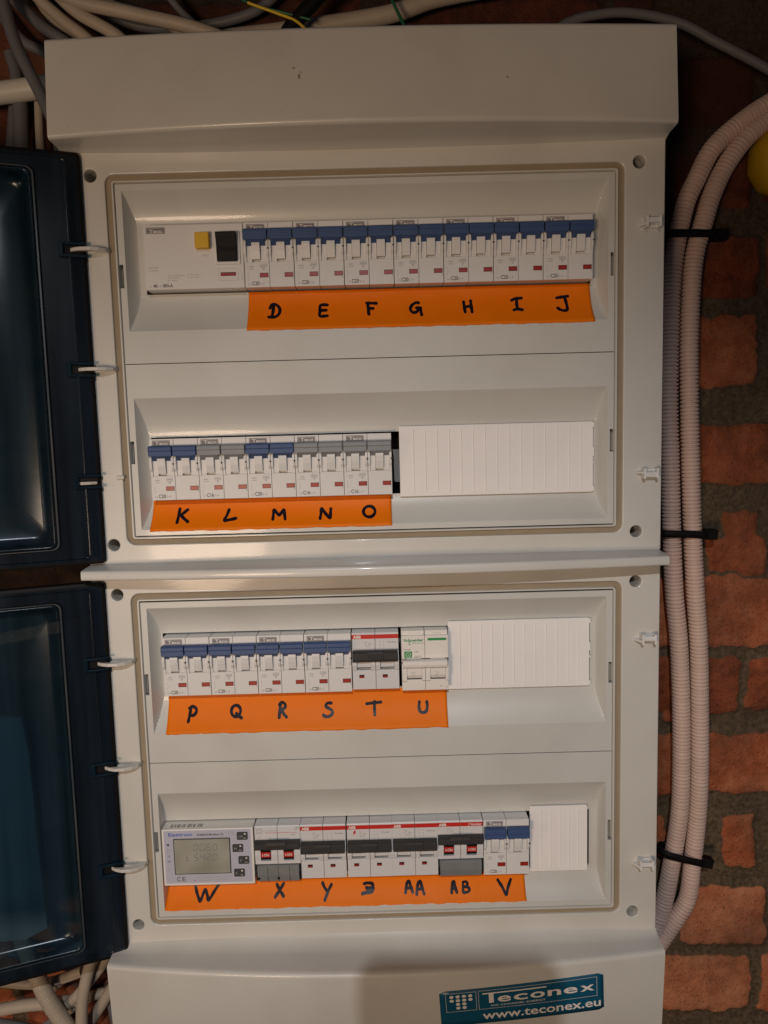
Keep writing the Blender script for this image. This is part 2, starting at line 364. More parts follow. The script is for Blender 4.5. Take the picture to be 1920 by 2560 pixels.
def vnoise(sc, seed, amp=1.0):
    r = np.random.RandomState(seed); nx = int(970 / sc) + 4; nz = int(1070 / sc) + 4; g = r.rand(nz, nx) * 2 - 1
    u = (GX + 480) / sc; v_ = (GZ + 820) / sc; iu = np.floor(u).astype(int); iv = np.floor(v_).astype(int); fu = u - iu; fv = v_ - iv
    fu = fu * fu * (3 - 2 * fu); fv = fv * fv * (3 - 2 * fv)
    return amp * ((g[iv, iu] * (1 - fu) + g[iv, iu + 1] * fu) * (1 - fv) + (g[iv + 1, iu] * (1 - fu) + g[iv + 1, iu + 1] * fu) * fv)
wx = vnoise(34, 1, 2.5) + vnoise(12, 2, 2) + vnoise(5, 3, 1.5); wz = vnoise(34, 4, 3) + vnoise(12, 5, 2) + vnoise(5, 6, 1.5)
sdf = np.full(GX.shape, -40.0); hue = np.zeros(GX.shape)
for (x0, x1, z0, z1, h) in bricks:
    dx = np.abs(GX + wx - (x0 + x1) / 2) - (x1 - x0) / 2 - 1.5; dz = np.abs(GZ + wz - (z0 + z1) / 2) - (z1 - z0) / 2 - 2.0
    r = 4.0; d = np.hypot(np.maximum(dx + r, 0), np.maximum(dz + r, 0)) + np.minimum(np.maximum(dx + r, dz + r), 0) - r
    sel = -d > sdf; sdf = np.where(sel, -d, sdf); hue = np.where(sel, h, hue)
hgt = 4.0 / (1 + np.exp(-sdf / 1.3)) + vnoise(9, 7, .7) + vnoise(4.8, 8, .5) + vnoise(26, 9, 1.3)
gy = WY - hgt
nxg, nzg = len(gx), len(gz)
me = bpy.data.meshes.new('brick_wall')
vv = np.stack([GX, gy, GZ], -1).reshape(-1, 3) * S
idx = np.arange(nxg * nzg).reshape(nzg, nxg)
ff = np.stack([idx[:-1, :-1], idx[:-1, 1:], idx[1:, 1:], idx[1:, :-1]], -1).reshape(-1, 4)
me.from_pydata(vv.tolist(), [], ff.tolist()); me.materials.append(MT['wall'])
painted_falloff = np.clip((GZ + 60 + vnoise(60, 21, 45) + vnoise(20, 22, 15)) / 110, 0, 1)      # painted shade: wall colour darkened where the light fades upward
for nm, arr in (('bsdf', sdf), ('bhue', hue), ('painted_falloff', painted_falloff)):
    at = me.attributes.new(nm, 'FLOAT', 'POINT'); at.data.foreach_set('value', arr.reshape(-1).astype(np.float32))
me.polygons.foreach_set('use_smooth', [True] * len(me.polygons)); me.update()
wall = bpy.data.objects.new('brick_wall', me); col.objects.link(wall)
tag(wall, 'rough old red brick wall with wide crumbling mortar joints behind the panel', 'wall')

# ------------------------------------------------------------------ distribution board
board = empty('distribution_board', (0, 130, -640))
tag(board, 'tall grey plastic electrical distribution board with two open tinted doors', 'distribution board')
board.location = (0, 0, 0)
B2 = -299.3
HOLE_R = 4.4
def circle(x, z, r, n=28): return [(x + r * math.cos(2 * math.pi * i / n), z + r * math.sin(2 * math.pi * i / n)) for i in range(n)]
for off, ztop, zbot in ((0, 22.0, -270.5), (B2, 20.5, -272.0)):
    zt, zb = off + ztop, off + zbot
    hs = [(x, off + z) for x in (-192.6, 193.0) for z in (5.8, -256.0)]
    fr = plate('frame', rr(-211.3, 211.3, zb, zt, 1.2, 2), [rr(-182.8, 182.8, off - 256.3, off + 6.3, 6.5)] + [circle(x, z, HOLE_R) for x, z in hs], 0, 9, MT['case'], board, 0.7)
    g = MB()                                             # groove bed and raised lips
    rings(g, [(rr(-183.4, 183.4, off - 256.9, off + 6.9, 6.8), 2.0), (rr(-178.4, 178.4, off - 251.9, off + 1.9, 2.2), 2.0)], MT['foam'])
    g.build('gasket', fr, smooth=30)
    g = MB()
    rings(g, [(rr(-178.4, 178.4, off - 252.1, off + 2.1, 2.4), 3.0), (rr(-178.3, 178.3, off - 252.0, off + 2.0, 2.3), 0.0), (rr(-178.0, 178.0, off - 251.7, off + 1.7, 2.0), -0.5),
              (rr(-177.0, 177.0, off - 250.9, off + .9, 1.2), -0.5), (rr(-176.7, 176.7, off - 250.6, off + .6, .9), -.1), (rr(-176.7, 176.7, off - 250.6, off + .6, .9), 14)], MT['case'])
    g.build('lip', fr, smooth=40)
    for x, z in hs:
        s_ = MB(); n = 24
        s_.add([(x + (HOLE_R + .3) * math.cos(2 * math.pi * i / n), yy, z + (HOLE_R + .3) * math.sin(2 * math.pi * i / n)) for yy in (8.5, 44) for i in range(n)],
               [(i, (i + 1) % n, (i + 1) % n + n, i + n) for i in range(n)] + [tuple(range(n, 2 * n))], MT['case'])
        s_.disc(x, z, 4.2, 40, MT['charcoal'])
        s_.build('screw_well', fr, smooth=30)
    # hollow back box
    h = MB(); x0, x1, yb = -210.6, 210.6, 121
    for bx in ((x0, x0 + 3, 9.0, yb, zb + 1, zt - 1), (x1 - 3, x1, 9.0, yb, zb + 1, zt - 1), (x0 + 3, x1 - 3, 9.0, yb, zb + 1, zb + 4), (x0 + 3, x1 - 3, 9.0, yb, zt - 4, zt - 1)):
        h.box(*bx, MT['case'])
    h.box(x0 + 3, x1 - 3, yb - 4, yb, zb + 4, zt - 4, MT['void'])
    h.box(-183, 183, 60, 61, zb + 8, zt - 8, MT['void'])
    h.build('housing', board, bevel=0.5)

# covers -------------------------------------------------------------
SLOT = {0: (-27.0, -74.7, -160.8, 161.8), 1: (-178.0, -224.2, -164.0, 162.5), 2: (-27.0, -74.0, -164.0, 162.0), 3: (-177.0, -223.2, -170.4, 161.8)}
REC = {0: (-5.0, -102.0), 1: (-149.5, -245.3)}
def ramp(t): t = min(1, max(0, t)); return 11 * (1 - (1 - t) ** 1.8)
def cover_depth(row, x, zl):
    """recess depth of the cover surface behind the cover plane; zl measured from the box top"""
    s0, s1, xl, xr = SLOT[row]; r0, r1 = REC[row % 2]
    if zl >= r0 or zl <= r1 or abs(x) >= 171.5: return 0.0
    p = ramp((r0 - zl) / (r0 - s0)) if zl > s0 else (ramp((zl - r1) / (s1 - r1)) if zl < s1 else 11.0)
    wdt = 6.5 if row != 3 else 4.0
    q = (171.5 - abs(x)) / wdt if x > 0 else (171.5 - abs(x)) / (1.0 if row == 3 else 6.5)
    q = 11 * (1 - (1 - min(1, q)) ** 1.5)
    return min(p, q)
NOTCH = {0: (-55.3, -71.6), 1: (-180.3, -196.7), 2: (-55.3, -71.6), 3: (-180.3, -196.7)}
def make_cover(row):
    off = 0 if row < 2 else B2
    z0, z1 = (-0.5, -124.75) if row % 2 == 0 else (-125.35, -249.6)
    s0, s1, xl, xr = SLOT[row]; r0, r1 = REC[row % 2]; nz0, nz1 = NOTCH[row]
    zs = [z0, z1, s0, s1, nz0, nz1, r0, r1, r0 + .01, r1 - .01]
    zs += list(np.linspace(r0, s0, 22)) + list(np.linspace(s1, r1, 24)) + list(np.linspace(s0, s1, 10)) + list(np.arange(min(z0, z1), max(z0, z1), 8))
    xs = [-175.9, 175.9, -173.2, 173.2, xl, xr, -171.51, 171.51, -171.5, 171.5] + list(-171.5 + np.linspace(0, 6.5, 12)) + list(171.5 - np.linspace(0, 6.5, 12)) + list(np.arange(-160, 161, 10))
    if row == 3: xs += [-171.2, -170.9, -170.6]
    def uniq(a): 
        a = sorted(a); o = [a[0]]
        for q in a[1:]:
            if q - o[-1] > 0.004: o.append(q)
        return o
    zmin, zmax = min(z0, z1), max(z0, z1)
    zs = [z for z in uniq(zs) if zmin <= z <= zmax]; xs = [x for x in uniq(xs) if -175.9 <= x <= 175.9]
    import bmesh
    bm = bmesh.new(); V = {}
    for i, x in enumerate(xs):
        for j, z in enumerate(zs): V[i, j] = bm.verts.new((x * S, cover_depth(row, x, z) * S, (z + off) * S))
    for i in range(len(xs) - 1):
        for j in range(len(zs) - 1):
            mx_, mz = (xs[i] + xs[i + 1]) / 2, (zs[j] + zs[j + 1]) / 2
            if xl < mx_ < xr and s1 < mz < s0: continue
            if abs(mx_) > 173.2 and nz1 < mz < nz0: continue
            bm.faces.new((V[i, j], V[i + 1, j], V[i + 1, j + 1], V[i, j + 1]))
    bmesh.ops.delete(bm, geom=[v for v in bm.verts if not v.link_faces], context='VERTS')
    be = [e for e in bm.edges if e.is_boundary]
    r = bmesh.ops.extrude_edge_only(bm, edges=be)
    for v in r['geom']:
        if isinstance(v, bmesh.types.BMVert): v.co.y += 2.2 * S
    bmesh.ops.recalc_face_normals(bm, faces=bm.faces)
    me = bpy.data.meshes.new('cover_plate'); bm.to_mesh(me); bm.free(); me.materials.append(MT['cover'])
    me.polygons.foreach_set('use_smooth', [True] * len(me.polygons)); me.set_sharp_from_angle(angle=math.radians(24))
    o = bpy.data.objects.new('cover_plate', me); col.objects.link(o); o.parent = board
    k = MB()                                              # snap clips seen in the side notches
    for sx in (-1, 1):
        k.box(sx * 174.75, sx * 175.05, 2.5, 7, off + nz0 - 2, off + nz1 + 1, MT['case'])
    k.build('clip', o, bevel=.15)
    return o
for r_ in range(4): make_cover(r_)
rail = MB()
for zc in (-50.5, -200.5, B2 - 50.5, B2 - 200.5):
    rail.box(-183, 183, 47, 48, zc - 17.5, zc + 17.5, MT['metal'])
rail.build('mounting_rail', board, bevel=.3)

# hoods and ledge ----------------------------------------------------
def curved_strip(name, prof_end, prof_mid, xh, mat, parent, n=44, cap=True):
    """profile (y,z) list swept along x, blending from the end profile to the mid profile (bulge in plan)"""
    mb = MB(); m = len(prof_end); vs = []
    for i in range(n + 1):
        u = -1 + 2 * i / n; k = 1 - u * u
        for (ye, ze), (ym, zm) in zip(prof_end, prof_mid): vs.append((u * xh, ye + (ym - ye) * k, ze + (zm - ze) * k))
    fs = []
    for i in range(n):
        for j in range(m): fs.append((i * m + j, i * m + (j + 1) % m, (i + 1) * m + (j + 1) % m, (i + 1) * m + j))
    if cap: fs += [tuple(range(m)), tuple(n * m + j for j in range(m))]
    mb.add(vs, fs, mat); return mb.build(name, parent, smooth=35)
def fillet(y0, z0, y1, z1, y2, z2, n=5):                 # quadratic corner
    return [((1 - t) ** 2 * y0 + 2 * t * (1 - t) * y1 + t * t * y2, (1 - t) ** 2 * z0 + 2 * t * (1 - t) * z1 + t * t * z2) for t in [i / n for i in range(n + 1)]]
# (fixed) top hood: back, underside, rounded front lower edge, leaning front face, top
pe = [(120, 90.5), (120, 23.2)] + fillet(3.5, 19.0, -1, 23.0, -9, 23.0) + fillet(-18.0, 23.2, -21.3, 23.2, -21.1, 26.6) + fillet(-15.6, 86.5, -15.2, 89.0, -12.5, 90.0)
pm = [(120, 90.5), (120, 23.2)] + fillet(3.5, 16.5, -3, 22.2, -13, 22.4) + fillet(-33.0, 22.6, -36.6, 22.6, -36.3, 26.2) + fillet(-23.0, 86.5, -22.6, 89.0, -19.5, 90.0)
hood = curved_strip('hood', pe, pm, 211.8, MT['case'], board)
def mir(P, zc): return [(y, zc - z) for y, z in P]
pe2 = [(120, -641), (120, -572)] + fillet(3.5, -566.0, -.5, -573.0, -9, -573.3) + fillet(-16.5, -573.6, -20.3, -573.9, -20.0, -577.5) + fillet(-15.0, -639.5, -14.8, -641, -13, -641)
pm2 = [(120, -641), (120, -572)] + fillet(3.5, -562.0, -3.5, -573.5, -13, -574.4) + fillet(-30.0, -575.2, -34.6, -575.5, -34.2, -579.5) + fillet(-24.0, -639.5, -23.6, -641, -21, -641)
hood2 = curved_strip('hood', pe2, pm2, 211.3, MT['case'], board)
def hood2_y(x, z):
    k = 1 - (x / 211.3) ** 2; ye = -20.0 + (z + 577.5) / (-62) * 5.0; ym = -34.2 + (z + 579.5) / (-60) * 10.2
    return ye + (ym - ye) * k
pe3 = [(9, -269.6), (9, -279.2), (0.0, -279.2), (-15.0, -278.6)] + fillet(-19.0, -278.4, -20.6, -278.3, -20.6, -276.9, 3) + fillet(-20.5, -273.2, -20.3, -271.6, -18.5, -271.4, 3) + [(-3, -270.3)]
pm3 = [(9, -269.0), (9, -279.2), (0.0, -279.2), (-25.0, -278.6)] + fillet(-29.5, -278.4, -31.2, -278.3, -31.2, -276.9, 3) + fillet(-31.1, -273.0, -30.8, -271.4, -29.0, -271.2, 3) + [(-4, -269.6)]
curved_strip('ledge', pe3, pm3, 210.2, MT['case'], board)

# latches ------------------------------------------------------------
def latch(z, flip):
    m = MB(); x = 201.2; s_ = -1 if flip else 1
    m.box(x - 5.2, x - 3.6, -8, .5, z - 3.8, z + 3.8, MT['white'])
    m.box(x + 4.0, x + 5.6, -8, .5, z - 3.8, z + 3.8, MT['white'])
    m.prism_x([(.5, z - 1.2 * s_), (-7.4, z + 2.6 * s_), (-7.4, z + .6 * s_), (.5, z - 3.4 * s_)], x - 4.6, x + 5.0, MT['white'])
    m.prism_z([(x - 10, .5), (x - 5.2, -8.5), (x - 5.2, .5)], z - 1.2 - s_, z + .4 - s_, MT['white'])
    m.box(x - 3.8, x + 4.2, -2.4, .5, z - 3.2, z + 3.2, MT['white'])
    m.box(x - 3.8, x + 4.2, -7.6, -2, z - .9, z + .9, MT['white'])
    return m.build('latch', board, bevel=.35)
for z, f in ((-36.5, 0), (-213.0, 1), (-336.3, 0), (-513.5, 0)): latch(z, f)

# doors --------------------------------------------------------------
TH = math.radians(20.5)
def door_fn(p, hx, hy=-3.5):                             # p = (u, n, z): u away from the hinge, n towards the viewer
    u, n_, z = p
    return (hx - u * math.cos(TH) + n_ * math.sin(TH), hy - u * math.sin(TH) - n_ * math.cos(TH), z)
def make_door(z0, z1, hx, arms):
    F = lambda p: door_fn(p, hx)
    def ring(d, r, dz=None):
        dz = d if dz is None else dz
        return rr(d, 406 - d, z0 + dz, z1 - dz, max(.5, r))
    m = MB()
    rings(m, [(ring(0, 3), -9), (ring(0, 3), -2), (ring(.8, 2.6), -.4), (ring(2.0, 2), 0.0), (ring(9, 3, 4), 0.0), (ring(9.6, 3, 4.4), .7), (ring(10.2, 3, 4.8), 0), (ring(10.8, 3, 5.0), 0), (ring(28.4, 5, 11.2), 0), (ring(29, 5, 11.5), 0.0), (ring(30, 5, 12), 1.6), (ring(31.4, 5, 12.8), 1.6)], MT['tintdark'], False, F)
    rings(m, [(ring(31.4, 5, 12.8), 1.6), (ring(32.6, 5.5, 13.6), -.8), (ring(34.5, 6, 15), -7), (ring(37, 8, 17), -11.5), (ring(41, 9, 21), -13.2), (ring(60, 14, 40), -13.6), (ring(64, 14, 44), -13.6)], MT['tint'], True, F)
    d = m.build('door', board, smooth=50, solid=2.2)
    rg = MB(); rings(rg, [(ring(29.6, 5, 11.8), .9), (ring(30.1, 5, 12.1), 1.85), (ring(31.2, 5, 12.7), 1.85), (ring(31.8, 5, 13.1), .7)], MT['ridge'], False, F)
    rg.build('sealing_ridge', d, smooth=40)
    rm = MB()
    rings(rm, [(ring(-.2, 3), -9), (ring(-.2, 3), -0.6), (ring(1.6, 2.2), .35), (ring(2.2, 2), .35), (ring(2.2, 2), -9)], MT['black'], False, F)
    r_ = rm.build('edge_seal', d, smooth=40)
    for z, broken in arms:
        sk = MB(); k0 = len(sk.v)
        sk.box(-1, 14.5, .2, 3.4, z - 5.2, z - 3.4, MT['tint']); sk.box(-1, 14.5, .2, 3.4, z + 3.2, z + 5.0, MT['tint'])
        sk.box(14.5, 17.5, .2, 3.4, z - 5.2, z + 5.0, MT['tint'])
        sk.box(1.5, 14.5, .05, .7, z - 3.4, z + 3.2, MT['black'])
        sk.v = [F((x, y, zz)) for x, y, zz in sk.v]
        sk.build('hinge_socket', d, bevel=.4)
        if not broken:
            a_ = MB()
            outer = [(-207.5, -7.2), (-204, -9.6), (-199, -11.4), (-192, -11.2), (-187, -8.8), (-183.2, -4.8), (-181.8, .6)]
            inner = [(-187.5, .6), (-189.0, -2.5), (-193.0, -5.6), (-198.5, -7.6), (-204, -7.6), (-209.0, -5.8)]
            a_.prism_z(outer + inner, z - 1.2, z + 1.2, MT['case'])
            a_.build('hinge_arm', d, bevel=.3)
        else:
            a_ = MB()
            a_.prism_z([F((2, 1.4, 0))[:2], F((7, 3.6, 0))[:2], F((13, 4.0, 0))[:2], F((14.2, 1.2, 0))[:2], F((8, .9, 0))[:2]], z - 2.4, z - .2, MT['pipe'])
            a_.box(-187, -181.5, -1.8, .4, z + .4, z + 3.2, MT['pipe'])
            a_.build('hinge_arm', d, bevel=.5)
    return d
make_door(-268.5, 20.0, -198.0, [(-46, 0), (-128.5, 0), (-208, 1)])
make_door(-577.0, -283.0, -200.5, [(-343.5, 0), (-424, 0), (-504, 0)])

# ------------------------------------------------------------------ modular devices
def copy_thing(o, loc, label, group):
    c_ = o.copy(); col.objects.link(c_); c_.location = Vector(loc) * S
    c_['label'] = label; c_['group'] = group
    for ch in list(o.children):
        d = ch.copy(); col.objects.link(d); d.parent = c_
        for g_ in list(ch.children):
            e_ = g_.copy(); col.objects.link(e_); e_.parent = d
    return c_
PW = 17.55
def housing(zsplit, mat, cheeks, back=40, top_lip=5.5, tongue=True, two=2):
    m = MB()
    for k in range(two):
        x0 = k * 17.6 + .12; x1 = x0 + PW - .2
        m.box(x0 + .05, x1 - .05, 3.0, back, -44.55, -.05, mat)
        m.box(x0, x1, 0, 4.5, -top_lip, 0, mat)
        m.box(x0, x1, 0, 4.5, -44.6, zsplit, mat)
        if cheeks:
            ch = [(4, -top_lip - .2), (.2, -top_lip - .2), (-.4, -top_lip - 3), (-2.2, -13), (-2.8, -17), (-2.2, -21.5), (-.6, -24), (-.4, zsplit - .6), (0.4, zsplit - .9), (4, zsplit - .9)]
            m.prism_x(ch, x0, x0 + 1.7, mat); m.prism_x(ch, x1 - 1.7, x1, mat)
        if tongue:
            m.prism_x([(4, -7), (.6, -7), (-2.4, -12), (-2.9, -16), (-2.4, -20), (-1.0, -25.4), (4, -25.4)], x0 + 5.7, x0 + 11.5, mat)
            m.prism_x([(4, -7), (1.6, -7), (.2, -12), (0, -16), (.1, -20), (.6, -26.9), (4, -26.9)], x0 + 1.75, x0 + 5.5, mat)
            m.prism_x([(4, -7), (1.6, -7), (.2, -12), (0, -16), (.1, -20), (.6, -26.9), (4, -26.9)], x0 + 11.7, x1 - 1.75, mat)
    return m
def logo_teco(m, x, z, w=13.0, h=3.8, y=-.06):
    m.flat(x, x + w, z - h, z, y, MT['logo'])
    m.frame(x + .5, x + w - .4, z - h + .45, z - .45, .22, y - .02, MT['logolight'])
    m.text('Teco', x + 2.2, z - h + .75, 2.15, y - .04, MT['logolight'], w=9.4, bold=.03)
def make_teco(amp, toggle_mat):
    t = empty('circuit_breaker')
    tag(t, 'breaker', 'circuit breaker', 'two pole breakers with square toggles')
    h = housing(-27.0, MT['white'], True)
    for k in range(2):                                   # coupling pins and seams
        h.disc(k * 17.6 + 17.45, -18.2, .7, -2.95, MT['charcoal'], 10)
        h.box(k * 17.6 + 17.3, k * 17.6 + 17.6, -2.9, 1, -18.9, -17.5, MT['charcoal'])
    hb = h.build('body', t, bevel=.28)
    p = MB()
    logo_teco(p, 2.2, -1.1)
    p.text('—400V', 2.0, -30.6, .8, -.06, MT['ink'], w=4.6); p.text('—415V', 2.0, -32.2, .8, -.06, MT['ink'], w=4.6)
    p.frame(11.2, 15.8, -30.9, -28.6, .14, -.06, MT['ink']); p.text('6000', 11.7, -30.2, .9, -.06, MT['ink'], w=3.6); p.frame(12.8, 14.2, -32.6, -31.2, .14, -.06, MT['ink']); p.text('3', 13.2, -32.2, .7, -.06, MT['ink'])
    for q in range(9):                                   # trip curve symbol
        zz = -34.2 - q * .62; xx = 2.3 + (.5 if 2 < q < 6 else 0)
        p.flat(xx, xx + .17, zz - .66, zz, -.06, MT['faint'])
    p.text('LS-', 2.3, -42.9, 1.5, -.06, MT['faint'], w=2.4); p.text('C%d' % amp, 5.0, -43.1, 2.6, -.06, MT['ink'], w=5.0, bold=.02); p.text('/2-4', 9.7, -42.9, 1.6, -.06, MT['faint'], w=4.0)
    p.text('I', 34.0, -34.4, .9, -.06, MT['ink']); p.flat(33.9, 34.6, -35.9, -35.3, -.06, MT['ink']); p.text('A', 33.9, -37.4, .8, -.06, MT['ink']); p.text('O', 33.8, -39.2, 1.0, -.06, MT['ink'], w=.8)
    p.build_by_pole('print', hb)
    for k in range(2):
        x = k * 17.6
        tg = MB()
        tg.prism_x([(-1, -4.9), (-4.6, -5.1), (-5.9, -6.0), (-6.1, -8.6), (-5.5, -8.9), (-5.7, -12.5), (-1, -12.5)], x + .35, x + 17.2, toggle_mat)
        tg.prism_x([(0, -12.4), (-5.35, -12.4), (-3.2, -13.9), (-.9, -15.3), (.4, -16.4), (1.5, -16.4)], x + 2.1, x + 15.7, toggle_mat)
        tg.build('toggle', t, bevel=.3)
        i_ = MB(); i_.box(x + 10.6, x + 16.8, -.02, .5, -37.9, -34.6, MT['black']); i_.box(x + 10.85, x + 16.55, -.10, .4, -37.65, -34.85, MT['red'])
        i_.build('indicator', t, bevel=.05, seg=1)
    return t
def abb_head(p, txt2='Vynckier', y=-.06):
    p.flat(.15, 17.4, -4.6, -1.4, y, MT['redband']); p.flat(17.75, 35.0, -4.6, -1.4, y, MT['redband'])
    p.text('ABB', 1.2, -4.1, 2.1, y - .03, MT['inkwhite'], w=5.8, bold=.04)
def make_abb(flash=False, code=False):
    t = empty('circuit_breaker'); tag(t, 'b', 'circuit breaker')
    h = MB()
    for k in range(2):
        x0 = k * 17.6 + .12; x1 = x0 + 17.35
        h.box(x0 + .05, x1 - .05, 3.0, 40, -43.5, -.05, MT['pale'])
        h.prism_x([(4.5, 0), (0.6, 0), (0, -.9), (0, -12), (.6, -13.6), (4.5, -13.8)], x0, x1, MT['pale'])
        h.box(x0, x1, 0, 4.5, -43.5, -28.6, MT['pale'])
        for a0, a1 in ((x0, x0 + 3.4), (x1 - 3.4, x1)):
            h.prism_x([(4, -13.5), (0, -13.6), (-2.4, -19), (-2.8, -24), (-1.6, -28.2), (0.4, -28.8), (4, -28.8)], a0, a1, MT['pale'])
        h.prism_x([(4, -13.5), (1.2, -13.6), (-1.2, -20), (-.6, -26.3), (4, -26.3)], x0 + 3.5, x1 - 3.5, MT['pale'])
        h.box(x0 + 3.4, x1 - 3.4, -.2, 3, -26.9, -26.45, MT['charcoal'])
    hb = h.build('body', t, bevel=.28)
    p = MB(); abb_head(p)
    p.text('S2', 9.6, -7.4, 1.1, -.06, MT['faint'], w=2); p.text('C 20', 9.6, -9.2, 1.5, -.06, MT['faint'], w=5); p.text('400V', 10.0, -10.9, 1.0, -.06, MT['faint'], w=4.2)
    for q in (20.6, 23.4):
        for zz in (-6.6, -8.6, -10.6): p.text('4' if zz > -7 else ')', q, zz - .9, 1.1, -.06, MT['faint'], w=.9)
    p.text('Vynckier', 26.4, -7.8, 1.1, -.06, MT['ink'], w=7.2)
    p.text('— — — — —', 4.5, -37.8, .8, -.06, MT['faint'], w=9)
    if flash:
        p.add([(5.6, -.07, -5.8), (7.2, -.07, -5.4), (6.6, -.07, -7.0), (7.4, -.07, -6.9), (4.9, -.07, -10.0), (5.6, -.07, -7.8), (4.8, -.07, -7.9)], [(0, 1, 2, 3, 4, 5, 6)], MT['redband'])
    p.build_by_pole('print', hb)
    tg = MB()
    tg.prism_x([(0, -13.2), (-4.6, -13.0), (-6.2, -14.2), (-6.4, -19.2), (-5.0, -21.0), (0, -21.2)], .5, 34.3, MT['charcoal'])
    tg.prism_x([(-5, -12.9), (-6.6, -13.2), (-7.0, -14.4), (-7.0, -19.0), (-6.0, -20.0), (-5, -20)], 11.4, 23.6, MT['charcoal'])
    for q in range(4): tg.box(12.4, 22.6, -7.3, -6.8, -15.0 - q * 1.2, -14.5 - q * 1.2, MT['charcoal'])
    tg.build('toggle', t, bevel=.3)
    for k in range(2):
        i_ = MB(); x = k * 17.6; i_.box(x + 5.0, x + 8.9, -.02, .5, -34.8, -32.2, MT['black']); i_.box(x + 5.2, x + 8.7, -.08, .4, -34.6, -33.3, MT['red'])
        i_.build('indicator', t, bevel=.04, seg=1)
    return t
def make_rcbo(kind):
    """wide black toggle with two red ON legs and a smoked sliding cover below"""
    t = empty('circuit_breaker'); tag(t, 'b', 'circuit breaker')
    h = MB(); mat = MT['pale']
    for k in range(2):
        x0 = k * 17.6 + .12; x1 = x0 + 17.35
        h.box(x0 + .05, x1 - .05, 3.0, 40, -44.5, -.05, mat)
        h.prism_x([(4.5, 0), (0.6, 0), (0, -.9), (0, -10.5), (.6, -12.6), (4.5, -13)], x0, x1, mat)
        for a0, a1 in ((x0, x0 + 4.5), (x1 - 5.0, x1)):
            h.prism_x([(4, -12), (0, -12), (-2.0, -15), (-2.4, -22), (-1.6, -27.5), (4, -27.8)], a0, a1, mat)
        h.box(x0, x1, -1.6, 4, -30.0, -27.4, mat)
    h.box(.2, 35.0, 1.0, 4, -44.4, -30, MT['charcoal'])
    hb = h.build('body', t, bevel=.28)
    p = MB()
    if kind == 'AB':
        abb_head(p); p.text('[ Vynckier', 24.2, -4.0, 1.9, -.09, MT['inkwhite'], w=10.0, bold=.02)
        p.text('S272', 7.0, -7.2, 1.1, -.06, MT['faint'], w=4.6); p.text('C 16', 7.0, -9.2, 1.5, -.06, MT['faint'], w=5.0)
        for q in (19.8, 22.2): p.text('2', q, -7.2, 1.1, -.06, MT['faint']); p.text(')', q, -9.4, 1.1, -.06, MT['faint'])
    else:
        for q in range(3): p.frame(1.6 + q * .5, 6.0 - q * .5, -6.2 + q * .5, -1.8 - q * .5, .2, -.06, MT['faint'])
        p.text('| vynckier', 7.2, -4.4, 1.2, -.06, MT['faint'], w=9.6); p.flat(8.2, 17.4, -5.7, -5.4, -.06, MT['redband']); p.flat(17.75, 33.4, -5.7, -5.4, -.06, MT['redband'])
        p.text('G62', 2.4, -9.6, 1.2, -.06, MT['faint']); p.text('C 20', 9.0, -10.2, 1.2, -.06, MT['faint']); p.text('6000', 27.6, -7.8, 1.1, -.06, MT['faint'], w=4)
        p.frame(31.2, 33.0, -3.6, -1.8, .3, -.06, MT['faint']); p.frame(32.4, 34.2, -2.6, -.9, .3, -.07, MT['faint'])
    p.build_by_pole('print', hb)
    tg = MB()
    tg.prism_x([(0, -11.0), (-4.6, -10.6), (-6.6, -12.0), (-6.8, -15.0), (-5.0, -16.8), (0, -17)], .3, 34.9, MT['charcoal'])
    tg.prism_x([(-5, -9.8), (-6.6, -10.0), (-7.3, -12.0), (-7.2, -15.0), (-5, -15)], 9.4, 25.0, MT['charcoal'])
    for k in range(2):
        x = k * 17.6; tg.prism_x([(1, -16.5), (-5.0, -16.5), (-3.4, -20), (-2.4, -25.6), (1, -26.2)], x + 4.7, x + 12.3, MT['black'])
    tb = tg.build('toggle', t, bevel=.3)
    rd = MB()
    for k in range(2):
        x = k * 17.6; v = [(x + 4.75, -3.9, -19.0), (x + 12.25, -3.9, -19.0), (x + 12.25, -2.85, -23.8), (x + 4.75, -2.85, -23.8)]
        rd.add(v, [(0, 1, 2, 3)], MT['redband'])
        rd.text('I-ON', x + 5.9, -22.7, 2.4, 0, MT['inkwhite'], w=5.2, bold=.02, fn=lambda q: (q[0], -3.95 + (-19.0 - q[2]) * .2187 - .08, q[2]))
    rd.build('on_marking', tb)
    sc_ = MB()
    sc_.prism_x([(1, -30.6), (-1.6, -30.8), (-3.0, -32), (-3.2, -38), (-2.0, -43.6), (1, -44.6)], 1.6, 33.6, MT['smoke'])
    sc_.box(.4, 1.5, -1.5, 1.2, -43.5, -38, MT['black']); sc_.box(33.7, 34.8, -1.5, 1.2, -43.5, -38, MT['black'])
    if kind != 'AB':
        for xx in (9.4, 17.5, 26.2): sc_.box(xx, xx + .25, -3.4, 0, -43, -31.5, MT['charcoal'])
        for xx in (1.8, 17.0): sc_.box(xx, xx + 1.6, -3.5, -2, -41.5, -40, MT['black'])
    sc_.build('terminal_cover', t, bevel=.4)
    return t
